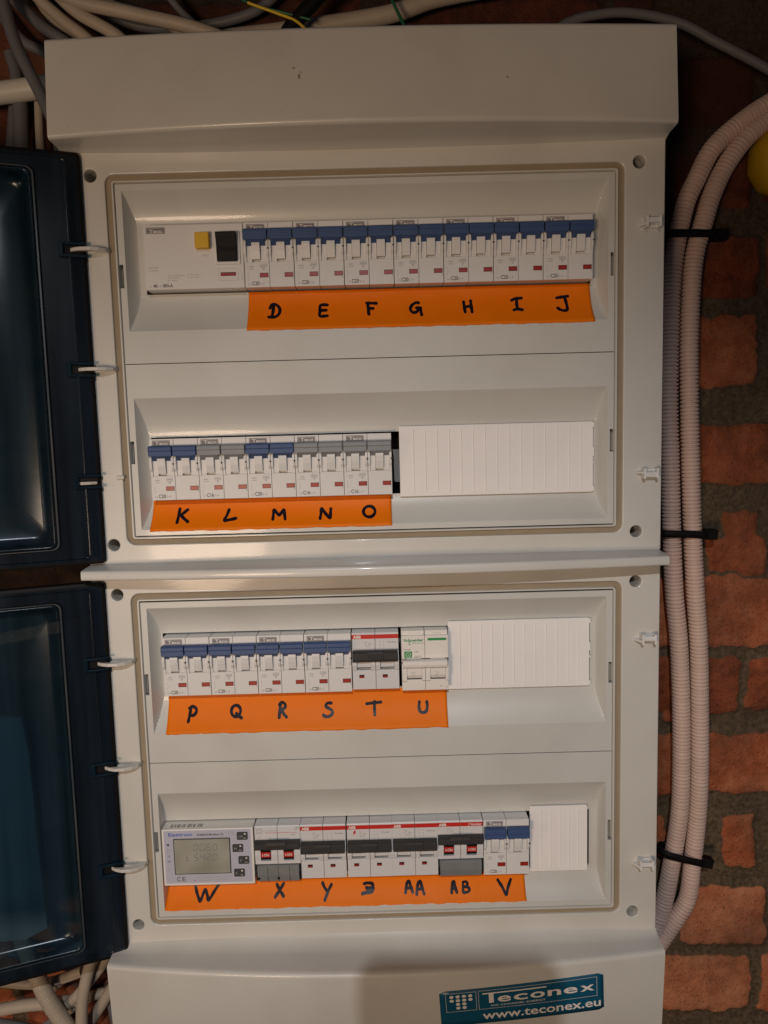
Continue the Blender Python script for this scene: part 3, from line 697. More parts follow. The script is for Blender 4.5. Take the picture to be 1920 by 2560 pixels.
def make_schneider():
    t = empty('circuit_breaker'); tag(t, 'b', 'circuit breaker')
    h = MB(); mat = MT['cream']
    for k in range(2):
        x0 = k * 17.6 + .12; x1 = x0 + 17.35
        h.box(x0 + .05, x1 - .05, 4.0, 40, -45.2, 0, mat)
        h.box(x0 + .3, x1 - .3, 1.5, 6, -3.4, .1, mat)
        h.box(x0, x1, -1.0, 4.5, -20.5, -3.2, mat)
        h.box(x0, x1, -.8, 4.5, -45.2, -36.8, mat)
        h.box(x0, x0 + 3.6, -3.6, 4, -36.9, -24, mat); h.box(x1 - 2.4, x1, -3.2, 4, -36.9, -24, mat)
        h.prism_x([(4, -20), (0, -20), (-3.2, -26), (-2.8, -33), (-1.4, -35.6), (4, -35.6)], x0 + 3.7, x1 - 2.5, mat)
        h.box(x0 + 3.7, x1 - 2.5, -1.2, 3, -36.3, -35.9, MT['ink'])
        h.disc(x0 + 8.2, -31.6, 1.35, -3.35, MT['faint'], 16); h.disc(x0 + 8.2, -31.6, 1.1, -3.4, mat, 16)
    h.box(17.3, 17.8, -.6, 1, -20.0, -3.6, MT['ink'])
    hb = h.build('body', t, bevel=.3)
    p = MB(); y = -1.07
    p.text('Schneider', 1.8, -7.4, 1.9, y, MT['green'], w=15.0, bold=.03)
    p.text('Electric', 8.4, -9.2, 1.1, y, MT['green'], w=8.0)
    for r0_ in (0,):
        for q in range(16):
            an = math.pi * (0.15 + q / 10); p.disc(6.5 + .9 * math.cos(an) * .8, -8.6 + 1.3 * math.sin(an), .28, y - .005 * q, MT['green'], 8)
    p.prism_y(rr(19.6, 34.0, -7.0, -5.1, .9, 4), y, y + .2, MT['green'])
    p.text('Resi9', 2.1, -14.2, 1.1, y, MT['ink'], w=4.8)
    p.prism_y(rr(2.1, 8.0, -21.0 + .9, -15.0, .7, 4), y, y + .2, MT['green'])
    for (xa, za, xb, zb) in ((3.0, -17.2, 5.1, -15.7), (5.1, -15.7, 7.2, -17.2), (3.6, -17.0, 3.6, -19.4), (6.6, -17.0, 6.6, -19.4), (3.6, -19.4, 6.6, -19.4), (4.6, -18.5, 5.6, -17.5)):
        d = Vector((xb - xa, 0, zb - za)); nrm = Vector((-d.z, 0, d.x)).normalized() * .16
        p.add([(xa + nrm.x, y - .03, za + nrm.z), (xa - nrm.x, y - .03, za - nrm.z), (xb - nrm.x, y - .03, zb - nrm.z), (xb + nrm.x, y - .03, zb + nrm.z)], [(0, 1, 2, 3)], MT['inkwhite'])
    p.text('C20', 9.4, -16.0, 1.2, y, MT['ink'], w=3.0); p.frame(9.4, 15.0, -20.2, -18.5, .2, y, MT['faint']); p.text('6000 3', 9.8, -19.8, 1.0, y, MT['ink'], w=4.8)
    p.text('R9F64220', 24, -2.2, .7, 1.42, MT['faint'], w=6); p.text('— —', 5, -2.2, .8, 1.42, MT['ink'], w=9)
    p.disc(29.2, -42.3, .4, -.87, MT['charcoal'], 8); p.disc(33.6, -43.2, .35, -.87, MT['redband'], 8)
    p.build_by_pole('print', hb)
    tg = MB()
    prof = [(-1, -20.9), (-5.6, -20.9), (-6.8, -21.8), (-7.0, -24.0), (-6.4, -26.0), (-3.6, -27.0), (-1, -27)]
    tg.prism_x(prof, .7, 33.9, mat); tg.prism_x([(y_ - .35 if y_ < -2 else y_, z_ * .985 - .5 + (.3 if z_ < -25 else 0)) for y_, z_ in prof], 14.4, 18.8, mat)
    tg.build('toggle', t, bevel=.4)
    return t

def place(t, x, z, label, group=None, name=None):
    t.location = Vector((x, -.2, z)) * S; t['label'] = label
    if group: t['group'] = group
G1 = 'two pole breakers with blue or grey toggles'
proto20 = make_teco(20, MT['blue']); proto16 = make_teco(16, MT['grey']); used = set()
def teco(x, z, amp, label):
    pr = proto20 if amp == 20 else proto16
    if amp not in used:
        used.add(amp); place(pr, x, z, label, G1); return pr
    return copy_thing(pr, (x, -.2, z), label, G1)
P1 = 35.4
for i, L in enumerate('DEFGHIJ'):
    teco(-158.0 + 70.8 + i * P1, -28.8, 20, 'blue-toggled breaker right above the handwritten %s on orange tape' % L)
for i, (L, am) in enumerate(zip('KLMNO', (20, 16, 20, 16, 16))):
    teco(-162.3 + i * 35.25, -179.0, am, '%s-toggled breaker right above the handwritten %s on orange tape' % ('blue' if am == 20 else 'grey', L))
for i, L in enumerate('PQRS'):
    teco(-161.5 + i * 35.4, -327.3, 20, 'blue-toggled breaker right above the handwritten %s on orange tape' % L)
teco(77.3, -477.0, 20, 'blue-toggled breaker right above the handwritten V, left of the narrow blanking cover')
GA = 'two pole breakers with a red band and dark toggle'
def qr_free(x): pass
ab = make_abb(); place(ab, -19.6, -327.2, 'red-banded dark-toggled breaker above the handwritten T in the third row', GA)
copy_thing(ab, (-63.9, -.2, -477.0), 'red-banded dark-toggled breaker right above the handwritten Y', GA)
az = make_abb(flash=True); place(az, -28.0, -477.0, 'red-banded breaker marked with a small orange flash, above the handwritten Z', GA)
copy_thing(ab, (6.9, -.2, -476.9), 'red-banded dark-toggled breaker right above the handwritten AA', GA)
rx = make_rcbo('X'); place(rx, -99.0, -477.0, 'breaker with thin red line, red ON markings and smoked cover above the X')
ra = make_rcbo('AB'); place(ra, 41.8, -476.8, 'red-banded breaker with red ON markings and smoked cover above AB')
su = make_schneider(); place(su, 17.5, -327.0, 'white breaker with green lettering and green bar above the handwritten U')

# residual current device (row 1, left)
t = empty('residual_current_device'); tag(t, 'wide white switch unit with yellow test button and black rocker', 'residual current device')
t.location = Vector((-158.0, -.2, -28.8)) * S
h = MB(); h.box(.1, 70.5, 0, 40, -44.6, 0, MT['white'])
h.box(51.0, 68.4, -1.2, 2, -28.4, -5.6, MT['white'])
hb = h.build('body', t, bevel=.5)
p = MB(); logo_teco(p, 2.2, -1.6, 13.6, 4.4)
p.text('TEST', 41.0, -22.4, 1.3, -.06, MT['faint'], w=5.0)
p.text('C016403', 2.4, -29.8, 1.0, -.06, MT['faint'], w=7.2); p.text('C016403', 2.4, -31.8, 1.0, -.06, MT['faint'], w=7.2)
p.text('Un=230/400V~', 16.2, -35.6, 1.0, -.06, MT['faint'], w=13); p.text('IΔn=0,3A', 16.2, -37.2, 1.0, -.06, MT['faint'], w=8); p.text('In=40A', 16.2, -38.8, 1.0, -.06, MT['faint'], w=6.6)
p.frame(30.4, 33.4, -37.0, -34.2, .2, -.06, MT['faint']); p.text('10 000', 34.4, -35.2, .9, -.06, MT['faint'], w=4); p.text('VDE  A', 34.4, -37.0, .9, -.06, MT['faint'], w=5)
p.text('FI-', 2.6, -43.0, 1.5, -.06, MT['faint'], w=2.2); p.text('40', 5.4, -43.0, 2.2, -.06, MT['ink'], w=3.0, bold=.03); p.text('/4/', 8.8, -43.0, 1.5, -.06, MT['faint'], w=2.8); p.text('003-A', 12.2, -43.0, 2.2, -.06, MT['ink'], w=7.2, bold=.03)
p.frame(52.4, 66.2, -39.4, -31.0, .15, -.06, MT['faint']); p.text('I', 68.6, -34.6, 1.0, -.06, MT['faint']); p.text('O', 68.4, -38.6, 1.0, -.06, MT['faint']); p.text('A', 68.4, -36.6, .8, -.06, MT['faint'])
p.build('print', hb)
q = MB(); q.box(37.4, 47.4, -5.6, .5, -17.6, -6.8, MT['yellow']); q.build('test_button', t, bevel=.6)
q = MB(); q.prism_x([(1, -7.0), (-5.6, -6.8), (-7.0, -7.7), (-6.6, -9.5), (-5.2, -13.5), (-4.6, -17), (-4.6, -20.4), (-3.6, -26.2), (1, -26.8)], 52.2, 66.4, MT['black']); q.build('rocker', t, bevel=.35)
q = MB(); q.box(53.6, 64.6, -.02, .5, -36.2, -33.6, MT['black']); q.box(53.8, 64.4, -.08, .4, -35.9, -34.1, MT['red']); q.build('indicator', t, bevel=.05, seg=1)

# energy meter (row 4, left)
t = empty('energy_meter'); tag(t, 'energy meter with grey display, four dark buttons and blue lettering above the W', 'energy meter')
t.location = Vector((-170.0, -1.5, -477.2)) * S
h = MB(); h.box(0, 70.2, 0, 40, -45.6, 0, MT['cream']); hb = h.build('body', t, bevel=.5)
p = MB(); p.prism_y(rr(1.6, 68.4, -43.6, -1.0, .6, 3), -.12, .2, MT['panel'])
p.text('Eastron', 5.2, -5.3, 2.6, -.16, MT['bluetext'], w=18.0, bold=.02)
p.text('SDM630-Modbus V2', 27.0, -5.3, 1.5, -.16, MT['ink'], w=20.5, bold=.03)
p.text('0.25-5(100)A', 50.2, -3.6, .8, -.16, MT['faint'], w=5.5); p.text('1000imp/kWh', 50.2, -5.2, .8, -.16, MT['faint'], w=8.5)
p.text('C', 10.0, -42.0, 3.6, -.16, MT['ink'], w=3.0, bold=.01); p.text('E', 14.2, -42.0, 3.6, -.16, MT['ink'], w=2.6, bold=.01)
p.text('3×230/400V  50Hz  0.5(1)-2', 26.5, -39.6, 1.1, -.16, MT['faint'], w=26); p.text('1000imp/kWh  -40+70°C', 26.5, -41.9, 1.1, -.16, MT['faint'], w=23)
p.disc(23.8, -41.4, .45, -.16, MT['ink'], 10)
p.disc(4.6, -12.2, 1.0, -.16, MT['ink'], 14); p.frame(3.6, 5.8, -18.4, -15.6, .3, -.16, MT['faint']); p.text('V', 3.4, -26.8, 2.2, -.16, MT['ink'], w=2.6); p.text('T', 3.4, -22.4, 1.6, -.16, MT['ink'], w=2.8); p.text('i', 4.2, -33, 2.0, -.16, MT['ink'])
for k in range(40):                                    # serial bar code on the top face
    x = 6 + k * .62
    if rng.rand() > .3: p.add([(x, 3.2, .06), (x + rng.choice([.2, .35, .5]), 3.2, .06), (x + .3, 8.0, .06), (x, 8.0, .06)], [(0, 1, 2, 3)], MT['ink'])
p.build('print', hb)
q = MB(); q.box(8.6, 52.4, -.5, .3, -36.4, -7.3, MT['button']); sc_ = q.build('screen', t, bevel=.4)
q = MB(); q.flat(9.4, 51.6, -35.6, -8.1, -.56, MT['lcd']); lc = q.build('display', sc_)
q = MB()
segs = {'0': 'abcdef', '5': 'afgcd', '4': 'fgbc', '2': 'abged', '6': 'afgcde', '8': 'abcdefg'}
def digit(m, ch, x, z, w_, h_, y, mat):
    sl = .10; th = w_ * .16
    def bar(x0, z0, x1, z1):
        d = Vector((x1 - x0, 0, z1 - z0)); nn = Vector((-d.z, 0, d.x)).normalized() * th / 2
        P4 = [(x0 + nn.x, z0 + nn.z), (x0 - nn.x, z0 - nn.z), (x1 - nn.x, z1 - nn.z), (x1 + nn.x, z1 + nn.z)]
        m.add([(x + px + sl * pz, y, z + pz) for px, pz in P4], [(0, 1, 2, 3)], mat)
    g = .12 * w_
    D = {'a': (g, h_, w_ - g, h_), 'b': (w_, h_ - g, w_, h_ / 2 + g), 'c': (w_, h_ / 2 - g, w_, g), 'd': (g, 0, w_ - g, 0), 'e': (0, g, 0, h_ / 2 - g), 'f': (0, h_ / 2 + g, 0, h_ - g), 'g': (g, h_ / 2, w_ - g, h_ / 2)}
    for s_ in segs[ch]: bar(*D[s_])
for i, ch in enumerate('0060'): digit(q, ch, 24.0 + i * 4.9, -17.2, 3.0, 5.2, -.62, MT['smoke'])
for i, ch in enumerate('5420'): digit(q, ch, 24.0 + i * 4.9, -25.2, 3.0, 5.2, -.62, MT['smoke'])
q.text('Σ', 17.8, -25.2, 3.2, -.62, MT['smoke'], w=2.4)
q.build('digits', lc)
for (x, z, s1_) in ((57.8, -3.0, 'U/I'), (54.0, -12.8, 'M'), (58.2, -22.6, 'P'), (54.4, -32.8, 'E')):
    q = MB(); q.prism_y(rr(x, x + 8.2, z - 6.2, z, .7, 3), -.7, .3, MT['button']); q.text(s1_, x + 1.4, z - 4.4, 1.9, -.74, MT['faint'])
    q.flat(x + 5.6, x + 6.8, z - 2.0, z - .9, -.74, MT['inkwhite']); q.flat(x + 4.9, x + 7.0, z - 5.2, z - 4.6, -.74, MT['faint'])
    q.build('button', t)

# blanking covers ----------------------------------------------------
def make_blank(x0, x1, zt, zb, n, first, label, tabs=True, skew=0.0):
    t = empty('blanking_cover'); t.location = Vector((x0, 7.6, zt)) * S; tag(t, label, 'blanking cover', 'ribbed white blanking covers')
    w_ = x1 - x0; h_ = zt - zb; m = MB()
    pts = [(0, -h_), (w_ - .8, -h_), (w_, -h_ + .8), (w_, -.8), (w_ - .8, 0), (0, 0)]
    m.prism_y(pts, 0, 1.6, MT['blank'])
    sk = m.build('panel', t, bevel=.35)
    g = MB(); pitch = (w_ - first) / n
    for i in range(n):
        x = first + i * pitch
        g.prism_z([(x - .45, .05), (x - .15, -.5), (x + .15, -.5), (x + .45, .05)], -h_ + 2.6, -2.6, MT['blank'])
    g.build('rib', sk)
    if tabs:
        k = MB(); 
        for z0_, z1_ in ((-.6, -4.2), (-19, -25.5), (-29.5, -31), (-h_ + 4.2, -h_ + .6)): k.box(w_ - .1, w_ + .9, .2, 1.4, z0_, z1_, MT['blank'])
        k.build('snap_tab', sk, bevel=.15)
    for sx in (6, w_ - 12):
        k = MB(); k.box(sx, sx + 4, 1.5, 9, -h_ + 6, -h_ + 8, MT['blank']); k.box(sx, sx + 4, 1.5, 9, -8, -6, MT['blank']); k.build('hook', sk)
    return t
make_blank(19.8, 163.2, -174.3, -226.4, 15, 10.5, 'longest ribbed white blanking cover, right of the breaker marked O')
make_blank(53.3, 160.8, -322.2, -375.2, 12, 9.0, 'ribbed white blanking cover right of the green-lettered breaker marked U')
make_blank(114.6, 159.6, -471.2, -524.8, 5, 9.0, 'shortest ribbed white blanking cover, right of the breaker marked V', tabs=False)

# orange tapes with marker letters ------------------------------------
LET = [('D',0,-73.2,-63.1,-94.7,-83.0),('E',0,-36.6,-28.9,-95.0,-84.3),('F',0,-2.3,6.7,-94.4,-83.7),('G',0,29.2,39.3,-95.9,-84.5),('H',0,67.7,75.7,-94.7,-84.1),
('I',0,102.9,112.0,-94.5,-83.1),('J',0,135.7,145.7,-95.5,-82.6),('K',1,-147.5,-137.2,-241.8,-230.2),('L',1,-112.0,-101.7,-241.5,-231.7),('M',1,-76.4,-65.1,-241.2,-232.7),
('N',1,-41.2,-31.3,-241.7,-232.7),('O',1,-9.0,1.6,-241.4,-231.9),('P',2,-147.5,-139.3,-394.9,-382.5),('Q',2,-114.7,-104.7,-393.4,-382.6),('R',2,-78.1,-70.3,-393.7,-381.4),
('S',2,-44.1,-35.0,-394.1,-382.7),('T',2,-10.9,2.0,-393.7,-382.5),('U',2,29.0,37.6,-393.1,-383.7),('W',3,-150.4,-128.4,-540.0,-527.0),('X',3,-86.8,-78.2,-539.2,-528.8),
('Y',3,-50.2,-40.5,-541.6,-529.1),('Z',3,-19.0,-7.9,-538.9,-529.8),('A',3,15.0,23.0,-538.6,-529.9),('A',3,23.7,31.9,-539.8,-530.1),('A',3,51.2,57.5,-539.3,-530.9),
('B',3,60.1,67.6,-539.5,-530.8),('V',3,88.2,100.4,-541.1,-530.4)]
def arc(cx, cy, rx_, ry_, a0, a1, n=14): return [(cx + rx_ * math.cos(math.radians(a0 + (a1 - a0) * i / n)), cy + ry_ * math.sin(math.radians(a0 + (a1 - a0) * i / n))) for i in range(n + 1)]
GL = {
'D': [[(.1, .72), (.2, .9), (.38, 1)] + arc(.42, .5, .56, .5, 88, -75) + [(.3, .0), (0, .02)], [(.42, .86), (.36, .4), (.28, .02)]],
'E': [[(1, .98), (.45, 1), (.1, .93), (.06, .5), (.03, .06), (.5, .0), (1, .03)], [(.08, .52), (.85, .52)]],
'F': [[(0, .98), (1, .94)], [(.12, .96), (.14, .5), (.2, 0)], [(.14, .5), (.65, .5)]],
'G': [[(.75, .98), (.5, 1), (.15, .8), (0, .5), (.15, .25), (.45, .22), (.75, .42), (.9, .55), (.55, .58)], [(.9, .58), (.93, .3), (.98, .0)]],
'H': [[(.04, .92), (.1, .45), (.16, .02)], [(.9, 1), (.94, .5), (.98, 0)], [(.1, .48), (.92, .52)]],
'I': [[(0, .84), (.3, .95), (1, 1)], [(.5, .95), (.48, .5), (.52, .1)], [(.15, .05), (.5, .12), (1, .05)]],
'J': [[(0, .9), (.5, .96), (1, 1)], [(.7, .95), (.82, .5), (.85, .12), (.6, .0), (.2, .08), (0, .2)]],
'K': [[(.2, 1), (.12, .5), (.05, .0)], [(.9, .92), (.5, .65), (.12, .48)], [(.3, .56), (.6, .3), (1, .04)]],
'L': [[(.35, 1), (.18, .5), (.0, .05), (.5, .1), (1, .2)]],
'M': [[(.02, 0), (.05, .5), (.08, .97), (.3, .7), (.5, .42), (.7, .7), (.88, 1), (.94, .5), (1, .0)]],
'N': [[(.0, .02), (.08, .5), (.14, 1), (.5, .5), (.92, .04), (.97, .5), (1, .96)]],
'O': [arc(.5, .5, .5, .5, 100, 470, 26)],
'P': [[(.32, .92), (.2, .5), (.05, .0)], [(.12, .88), (.5, 1), (.95, .85), (.98, .62), (.7, .42), (.25, .38)]],
'Q': [arc(.45, .55, .44, .44, 100, 465, 24), [(.5, .35), (.75, .15), (1, .0)]],
'R': [[(.2, .95), (.1, .5), (.05, .0)], [(.05, .85), (.4, 1), (.8, .85), (.75, .62), (.2, .48)], [(.3, .48), (.65, .22), (1, .02)]],
'S': [[(.85, .98), (.45, .98), (.25, .78), (.5, .62), (.9, .45), (.95, .2), (.6, .02), (.2, .02), (0, .12)]],
'T': [[(0, .84), (.5, .9), (1, .94)], [(.56, 1), (.54, .5), (.56, .0)]],
'U': [[(.08, 1), (.02, .5), (.15, .1), (.5, .0), (.85, .15), (.98, .55), (.95, 1)]],
'V': [[(0, 1), (.3, .5), (.56, .0), (.75, .45), (1, 1)]],
'W': [[(.03, .78), (.1, .4), (.24, .0), (.34, .35), (.42, .58), (.5, .3), (.58, .04), (.8, .55), (1, 1.05)]],
'X': [[(.15, .95), (.5, .5), (.98, .05)], [(.95, 1), (.5, .5), (0, .02)]],
'Y': [[(.05, 1), (.25, .7), (.55, .48)], [(.95, .88), (.6, .45), (.3, .0)]],
'Z': [[(.22, .92), (.5, .98), (.9, .9), (.95, .6), (.6, .5), (.4, .55)], [(.95, .6), (.98, .4), (.5, .2), (.05, .04)], [(.05, .06), (.5, .14), (.9, .22)]],
'A': [[(.05, .0), (.15, .5), (.35, .95), (.6, 1), (.75, .5), (.98, .02)], [(.1, .38), (.85, .42)]],
'B': [[(.12, .95), (.08, .5), (.05, .02)], [(.1, .95), (.55, 1), (.75, .8), (.55, .56), (.2, .5), (.75, .48), (1, .25), (.7, .04), (.1, .0)]],
}
tapes = [(0, -86.8, 161.0, -74.6, -103.6, 'orange tape strip below the top row, handwritten D E F G H I J'),
         (1, -164.6, 13.0, -224.8, -246.9, 'orange tape strip handwritten K L M N O in the second row'),
         (2, -161.6, 51.8, B2 - 74.6, -402.0, 'orange tape strip handwritten P Q R S T U in the third row'),
         (3, -170.6, 110.4, B2 - 224.8, -544.3, 'orange tape strip handwritten W X Y Z AA AB V in the bottom row')]
def tape_y(row, x, z, lift=.35):
    off = 0 if row < 2 else B2; zl = z - off; s1 = SLOT[row][1]; r1 = REC[row % 2][1]
    p = 11.0 if zl >= s1 else ramp((zl - r1) / (s1 - r1))
    bl = .28 * math.sin(x * .09 + row) + .2 * math.sin(x * .23 + row * 2 + z * .12) + .22 * math.sin(x * .045 - z * .31 + row)
    if row == 3: p = min(p, 10.0)
    return p - lift - max(0, bl) * .6
for row, x0, x1, zt, zb, lab in tapes:
    m = MB(); nx, nz = int((x1 - x0) / 2), 22; vs = []
    for i in range(nx + 1):
        u = i / nx
        for j in range(nz + 1):
            v_ = j / nz
            rag = .45 * noise.noise(Vector((u * (x1 - x0) * .12, row * 7.3, 0))) + .25 * noise.noise(Vector((u * (x1 - x0) * .7, row * 3.3, 2)))
            z = zt + (zb + rag * 1.3 - zt) * v_
            xx = x0 + (x1 - x0) * u + (1.2 * v_ * v_ * (u > .9) * (row == 0) * (u - .9) * 10) - (.8 * v_ if u < .02 else 0)
            vs.append((xx, tape_y(row, xx, z), z))
    fs = [(i * (nz + 1) + j, (i + 1) * (nz + 1) + j, (i + 1) * (nz + 1) + j + 1, i * (nz + 1) + j + 1) for i in range(nx) for j in range(nz)]
    m.add(vs, fs, MT['orange']); tp = m.build('tape_strip', None, smooth=60)
    md_ = tp.modifiers.new('solid', 'SOLIDIFY'); md_.thickness = .1 * S; md_.offset = 0
    tag(tp, lab, 'tape', 'orange tape strips under the breakers')
    for (ch, rw, lx0, lx1, lz0, lz1) in LET:
        if rw != row: continue
        lm = MB(); wd = 1.15 if ch not in 'B' else .95
        lx0 += 1.0; lx1 -= 1.0; lz0 += 1.0; lz1 -= 1.0; lay = 0
        for st_ in GL[ch]:
            P3 = [Vector((lx0 + (lx1 - lx0) * p_[0], 0, lz0 + (lz1 - lz0) * p_[1])) for p_ in st_]
            Q = spline(P3, .35) if len(P3) > 2 else spline([P3[0], (P3[0] + P3[1]) / 2, P3[1]], .35)
            lay += 1
            L_, R_ = [], []
            for k in range(len(Q)):
                tv = (Q[min(k + 1, len(Q) - 1)] - Q[max(k - 1, 0)]); tv = tv.normalized() if tv.length > 1e-6 else Vector((1, 0, 0))
                nn = Vector((-tv.z, 0, tv.x)); ww = wd * (1 + .10 * math.sin(k * .35 + ord(ch)))
                L_.append(Q[k] + nn * ww); R_.append(Q[k] - nn * ww)
            def V3(p_, e_): return (p_.x, tape_y(row, p_.x, p_.z, .46 + .03 * lay + e_), p_.z)
            n_ = len(Q); vs = [V3(p_, k * .0002) for k, p_ in enumerate(L_)] + [V3(p_, k * .0002) for k, p_ in enumerate(R_)]
            lm.add(vs, [(k, k + 1, n_ + k + 1, n_ + k) for k in range(n_ - 1)], MT['marker'])
            for e_, cpt in ((.012, Q[0]), (.014, Q[-1])):
                cv = [V3(Vector((cpt.x + wd * math.cos(2 * math.pi * q_ / 14), 0, cpt.z + wd * math.sin(2 * math.pi * q_ / 14))), e_) for q_ in range(14)]
                lm.add(cv, [tuple(range(14))], MT['marker'])
        lm.build('handwritten_letter', tp, recalc=False)

# sticker on the bottom hood ------------------------------------------
TLx, TLz, TRx, TRz = 38.6, -593.6, 163.0, -586.6
ux = Vector((TRx - TLx, 0, TRz - TLz)); SW = ux.length; ux.normalize(); uz = Vector((-ux.z, 0, ux.x)); SH = 33.0
def stk(p):
    X = TLx + ux.x * p[0] + uz.x * p[2]; Z = TLz + ux.z * p[0] + uz.z * p[2]
    return (X, hood2_y(X, Z) - .12 + p[1], Z)
m = MB(); n = 30; out = rr(0, SW, -SH, 0, 2.0, 4)
vs = []; nj = 6
for i in range(n + 1):
    for j in range(nj + 1):
        u = i / n; x = u * SW; c_ = max(0, 2 - min(x, SW - x)); zz0 = c_ * c_ * .5
        vs.append(stk((x, 0, -zz0 - (SH - 2 * zz0) * j / nj)))
m.add(vs, [(i * (nj + 1) + j, (i + 1) * (nj + 1) + j, (i + 1) * (nj + 1) + j + 1, i * (nj + 1) + j + 1) for i in range(n) for j in range(nj)], MT['stickerblue'])
stp = m.build('sticker', None, smooth=60, solid=.1); tag(stp, 'teal blue rectangular sticker with white lettering on the bottom hood', 'sticker')
p = MB(); W_ = MT['inkwhite']
def fr_sub(x0, x1, z0, z1, t_):
    for a_ in (('h', x0, x1, z1), ('h', x0, x1, z0)):
        k = 16; vs = []
        for i in range(k + 1):
            xx = a_[1] + (a_[2] - a_[1]) * i / k; vs += [stk((xx, -.1, a_[3])), stk((xx, -.1, a_[3] - t_))]
        p.add(vs, [(2 * i, 2 * i + 2, 2 * i + 3, 2 * i + 1) for i in range(k)], W_)
    for xx in (x0, x1 - t_): p.add([stk((xx, -.1, z0)), stk((xx + t_, -.1, z0)), stk((xx + t_, -.1, z1 - t_)), stk((xx, -.1, z1 - t_))], [(0, 1, 2, 3)], W_)
fr_sub(4.6, 27.6, -19.5, -2.6, .25); fr_sub(29.2, 119.5, -19.5, -2.6, .25)
for r_i, cs in enumerate(((0, 1, 2, 3), (0, 1, 2, 3), (1, 2), (1, 2))):
    for c_ in cs:
        cx = 9.0 + c_ * 4.7; cz = -5.9 - r_i * 3.5
        p.add([stk((cx + 1.6 * math.cos(2 * math.pi * i / 16), -.1, cz + 1.35 * math.sin(2 * math.pi * i / 16))) for i in range(16)], [tuple(range(16))], W_)
def wide(s_, x, z, h_, w_, b_=.0): p.text(s_, x, z, h_, -.1, W_, w=w_, bold=b_, fn=stk)
# word mark: long T bar, wide letters
p.add([stk((32.2 + i * 48.5 / 10, -.1, z_)) for i in range(11) for z_ in (-5.0, -6.1)], [(2 * i, 2 * i + 2, 2 * i + 3, 2 * i + 1) for i in range(10)], W_)
p.add([stk(q_) for q_ in ((37.0, -.1, -6.0), (40.6, -.1, -6.0), (40.6, -.1, -14.4), (37.0, -.1, -14.4))], [(0, 1, 2, 3)], W_)
xx = 43.6
for ch, wd_ in (('e', 10.6), ('c', 11.2), ('o', 11.6), ('n', 10.8), ('e', 11.2), ('x', 11.6)):
    wide(ch, xx, -14.2, 7.7, wd_ - .6, .018); xx += wd_ + 1.5
wide('WE CHANNEL ENERGY', 38.0, -17.8, 1.6, 42.0)
wide('www.teconex.eu', 31.6, -29.2, 7.4, 90.5, .014)
p.build('lettering', stp, recalc=False)
# small scuffs on the top hood
def hood_y(x, z):
    k = 1 - (x / 211.8) ** 2; ye = -21.1 + (z - 26.6) / 60 * 5.5; ym = -36.3 + (z - 26.2) / 60 * 13.3
    return ye + (ym - ye) * k
sm = MB(); MT['smudge'] = plastic('brown_speck', (0.30, 0.22, 0.12), 0.6, 0, .1)
for (x, z, r1_, r2_) in ((-44.5, 61, 1.0, .6), (-41.0, 55.0, .8, 2.0), (96, 52, .55, .9), (-39.9, 58, .5, .5)):
    sm.add([(x + r1_ * math.cos(q_ * .5236) * (1 + .25 * math.sin(q_ * 2.3)), hood_y(x, z + r2_ * math.sin(q_ * .5236)) - .12, z + r2_ * math.sin(q_ * .5236)) for q_ in range(12)], [tuple(range(12))], MT['smudge'])
sm.build('stain', hood, recalc=False)

# ------------------------------------------------------------------ conduits, ties, cables
A = [(240,108,-680),(256,108,-633),(266,108,-579),(272,108,-533),(273,108,-492),(272,108,-433),(269,108,-374),(264,108,-325),(261,108,-268),(259,108,-212),(257,108,-157),(257,108,-103),(259,108,-43),(268,108,4),(278,108,27),(291,108,51),(314,108,71),(340,108,87),(380,108,105)]
Bc = [(236,106,-690),(257,106,-656),(270,106,-635),(280,106,-615),(284,106,-580),(288,106,-533),(289,106,-493),(288,106,-433),(286,106,-375),(282,106,-325),(278.5,106,-268),(276,106,-212),(274,106,-157),(273,106,-104),(275.5,106,-43),(284,106,-8),(291,106,15),(303,106,39),(321,106,61),(345,106,77),(385,106,95)]
def ribfn(L):
    ph = (L % 3.35) / 3.35; return 8.0 - 1.5 * (1 if ph > .72 else 0) - .35 * abs(ph - .36) * 2 * (ph <= .72)
for P_, lb in ((A, 'beige corrugated conduit closest to the grey panel on its right'), (Bc, 'beige corrugated conduit on the outer side, against the bare bricks')):
    m = MB(); tube(m, P_, 8, MT['conduit'], .42, 22, ribfn); o = m.build('corrugated_conduit', None, smooth=60)
    tag(o, lb, 'conduit', 'corrugated conduits right of the panel')
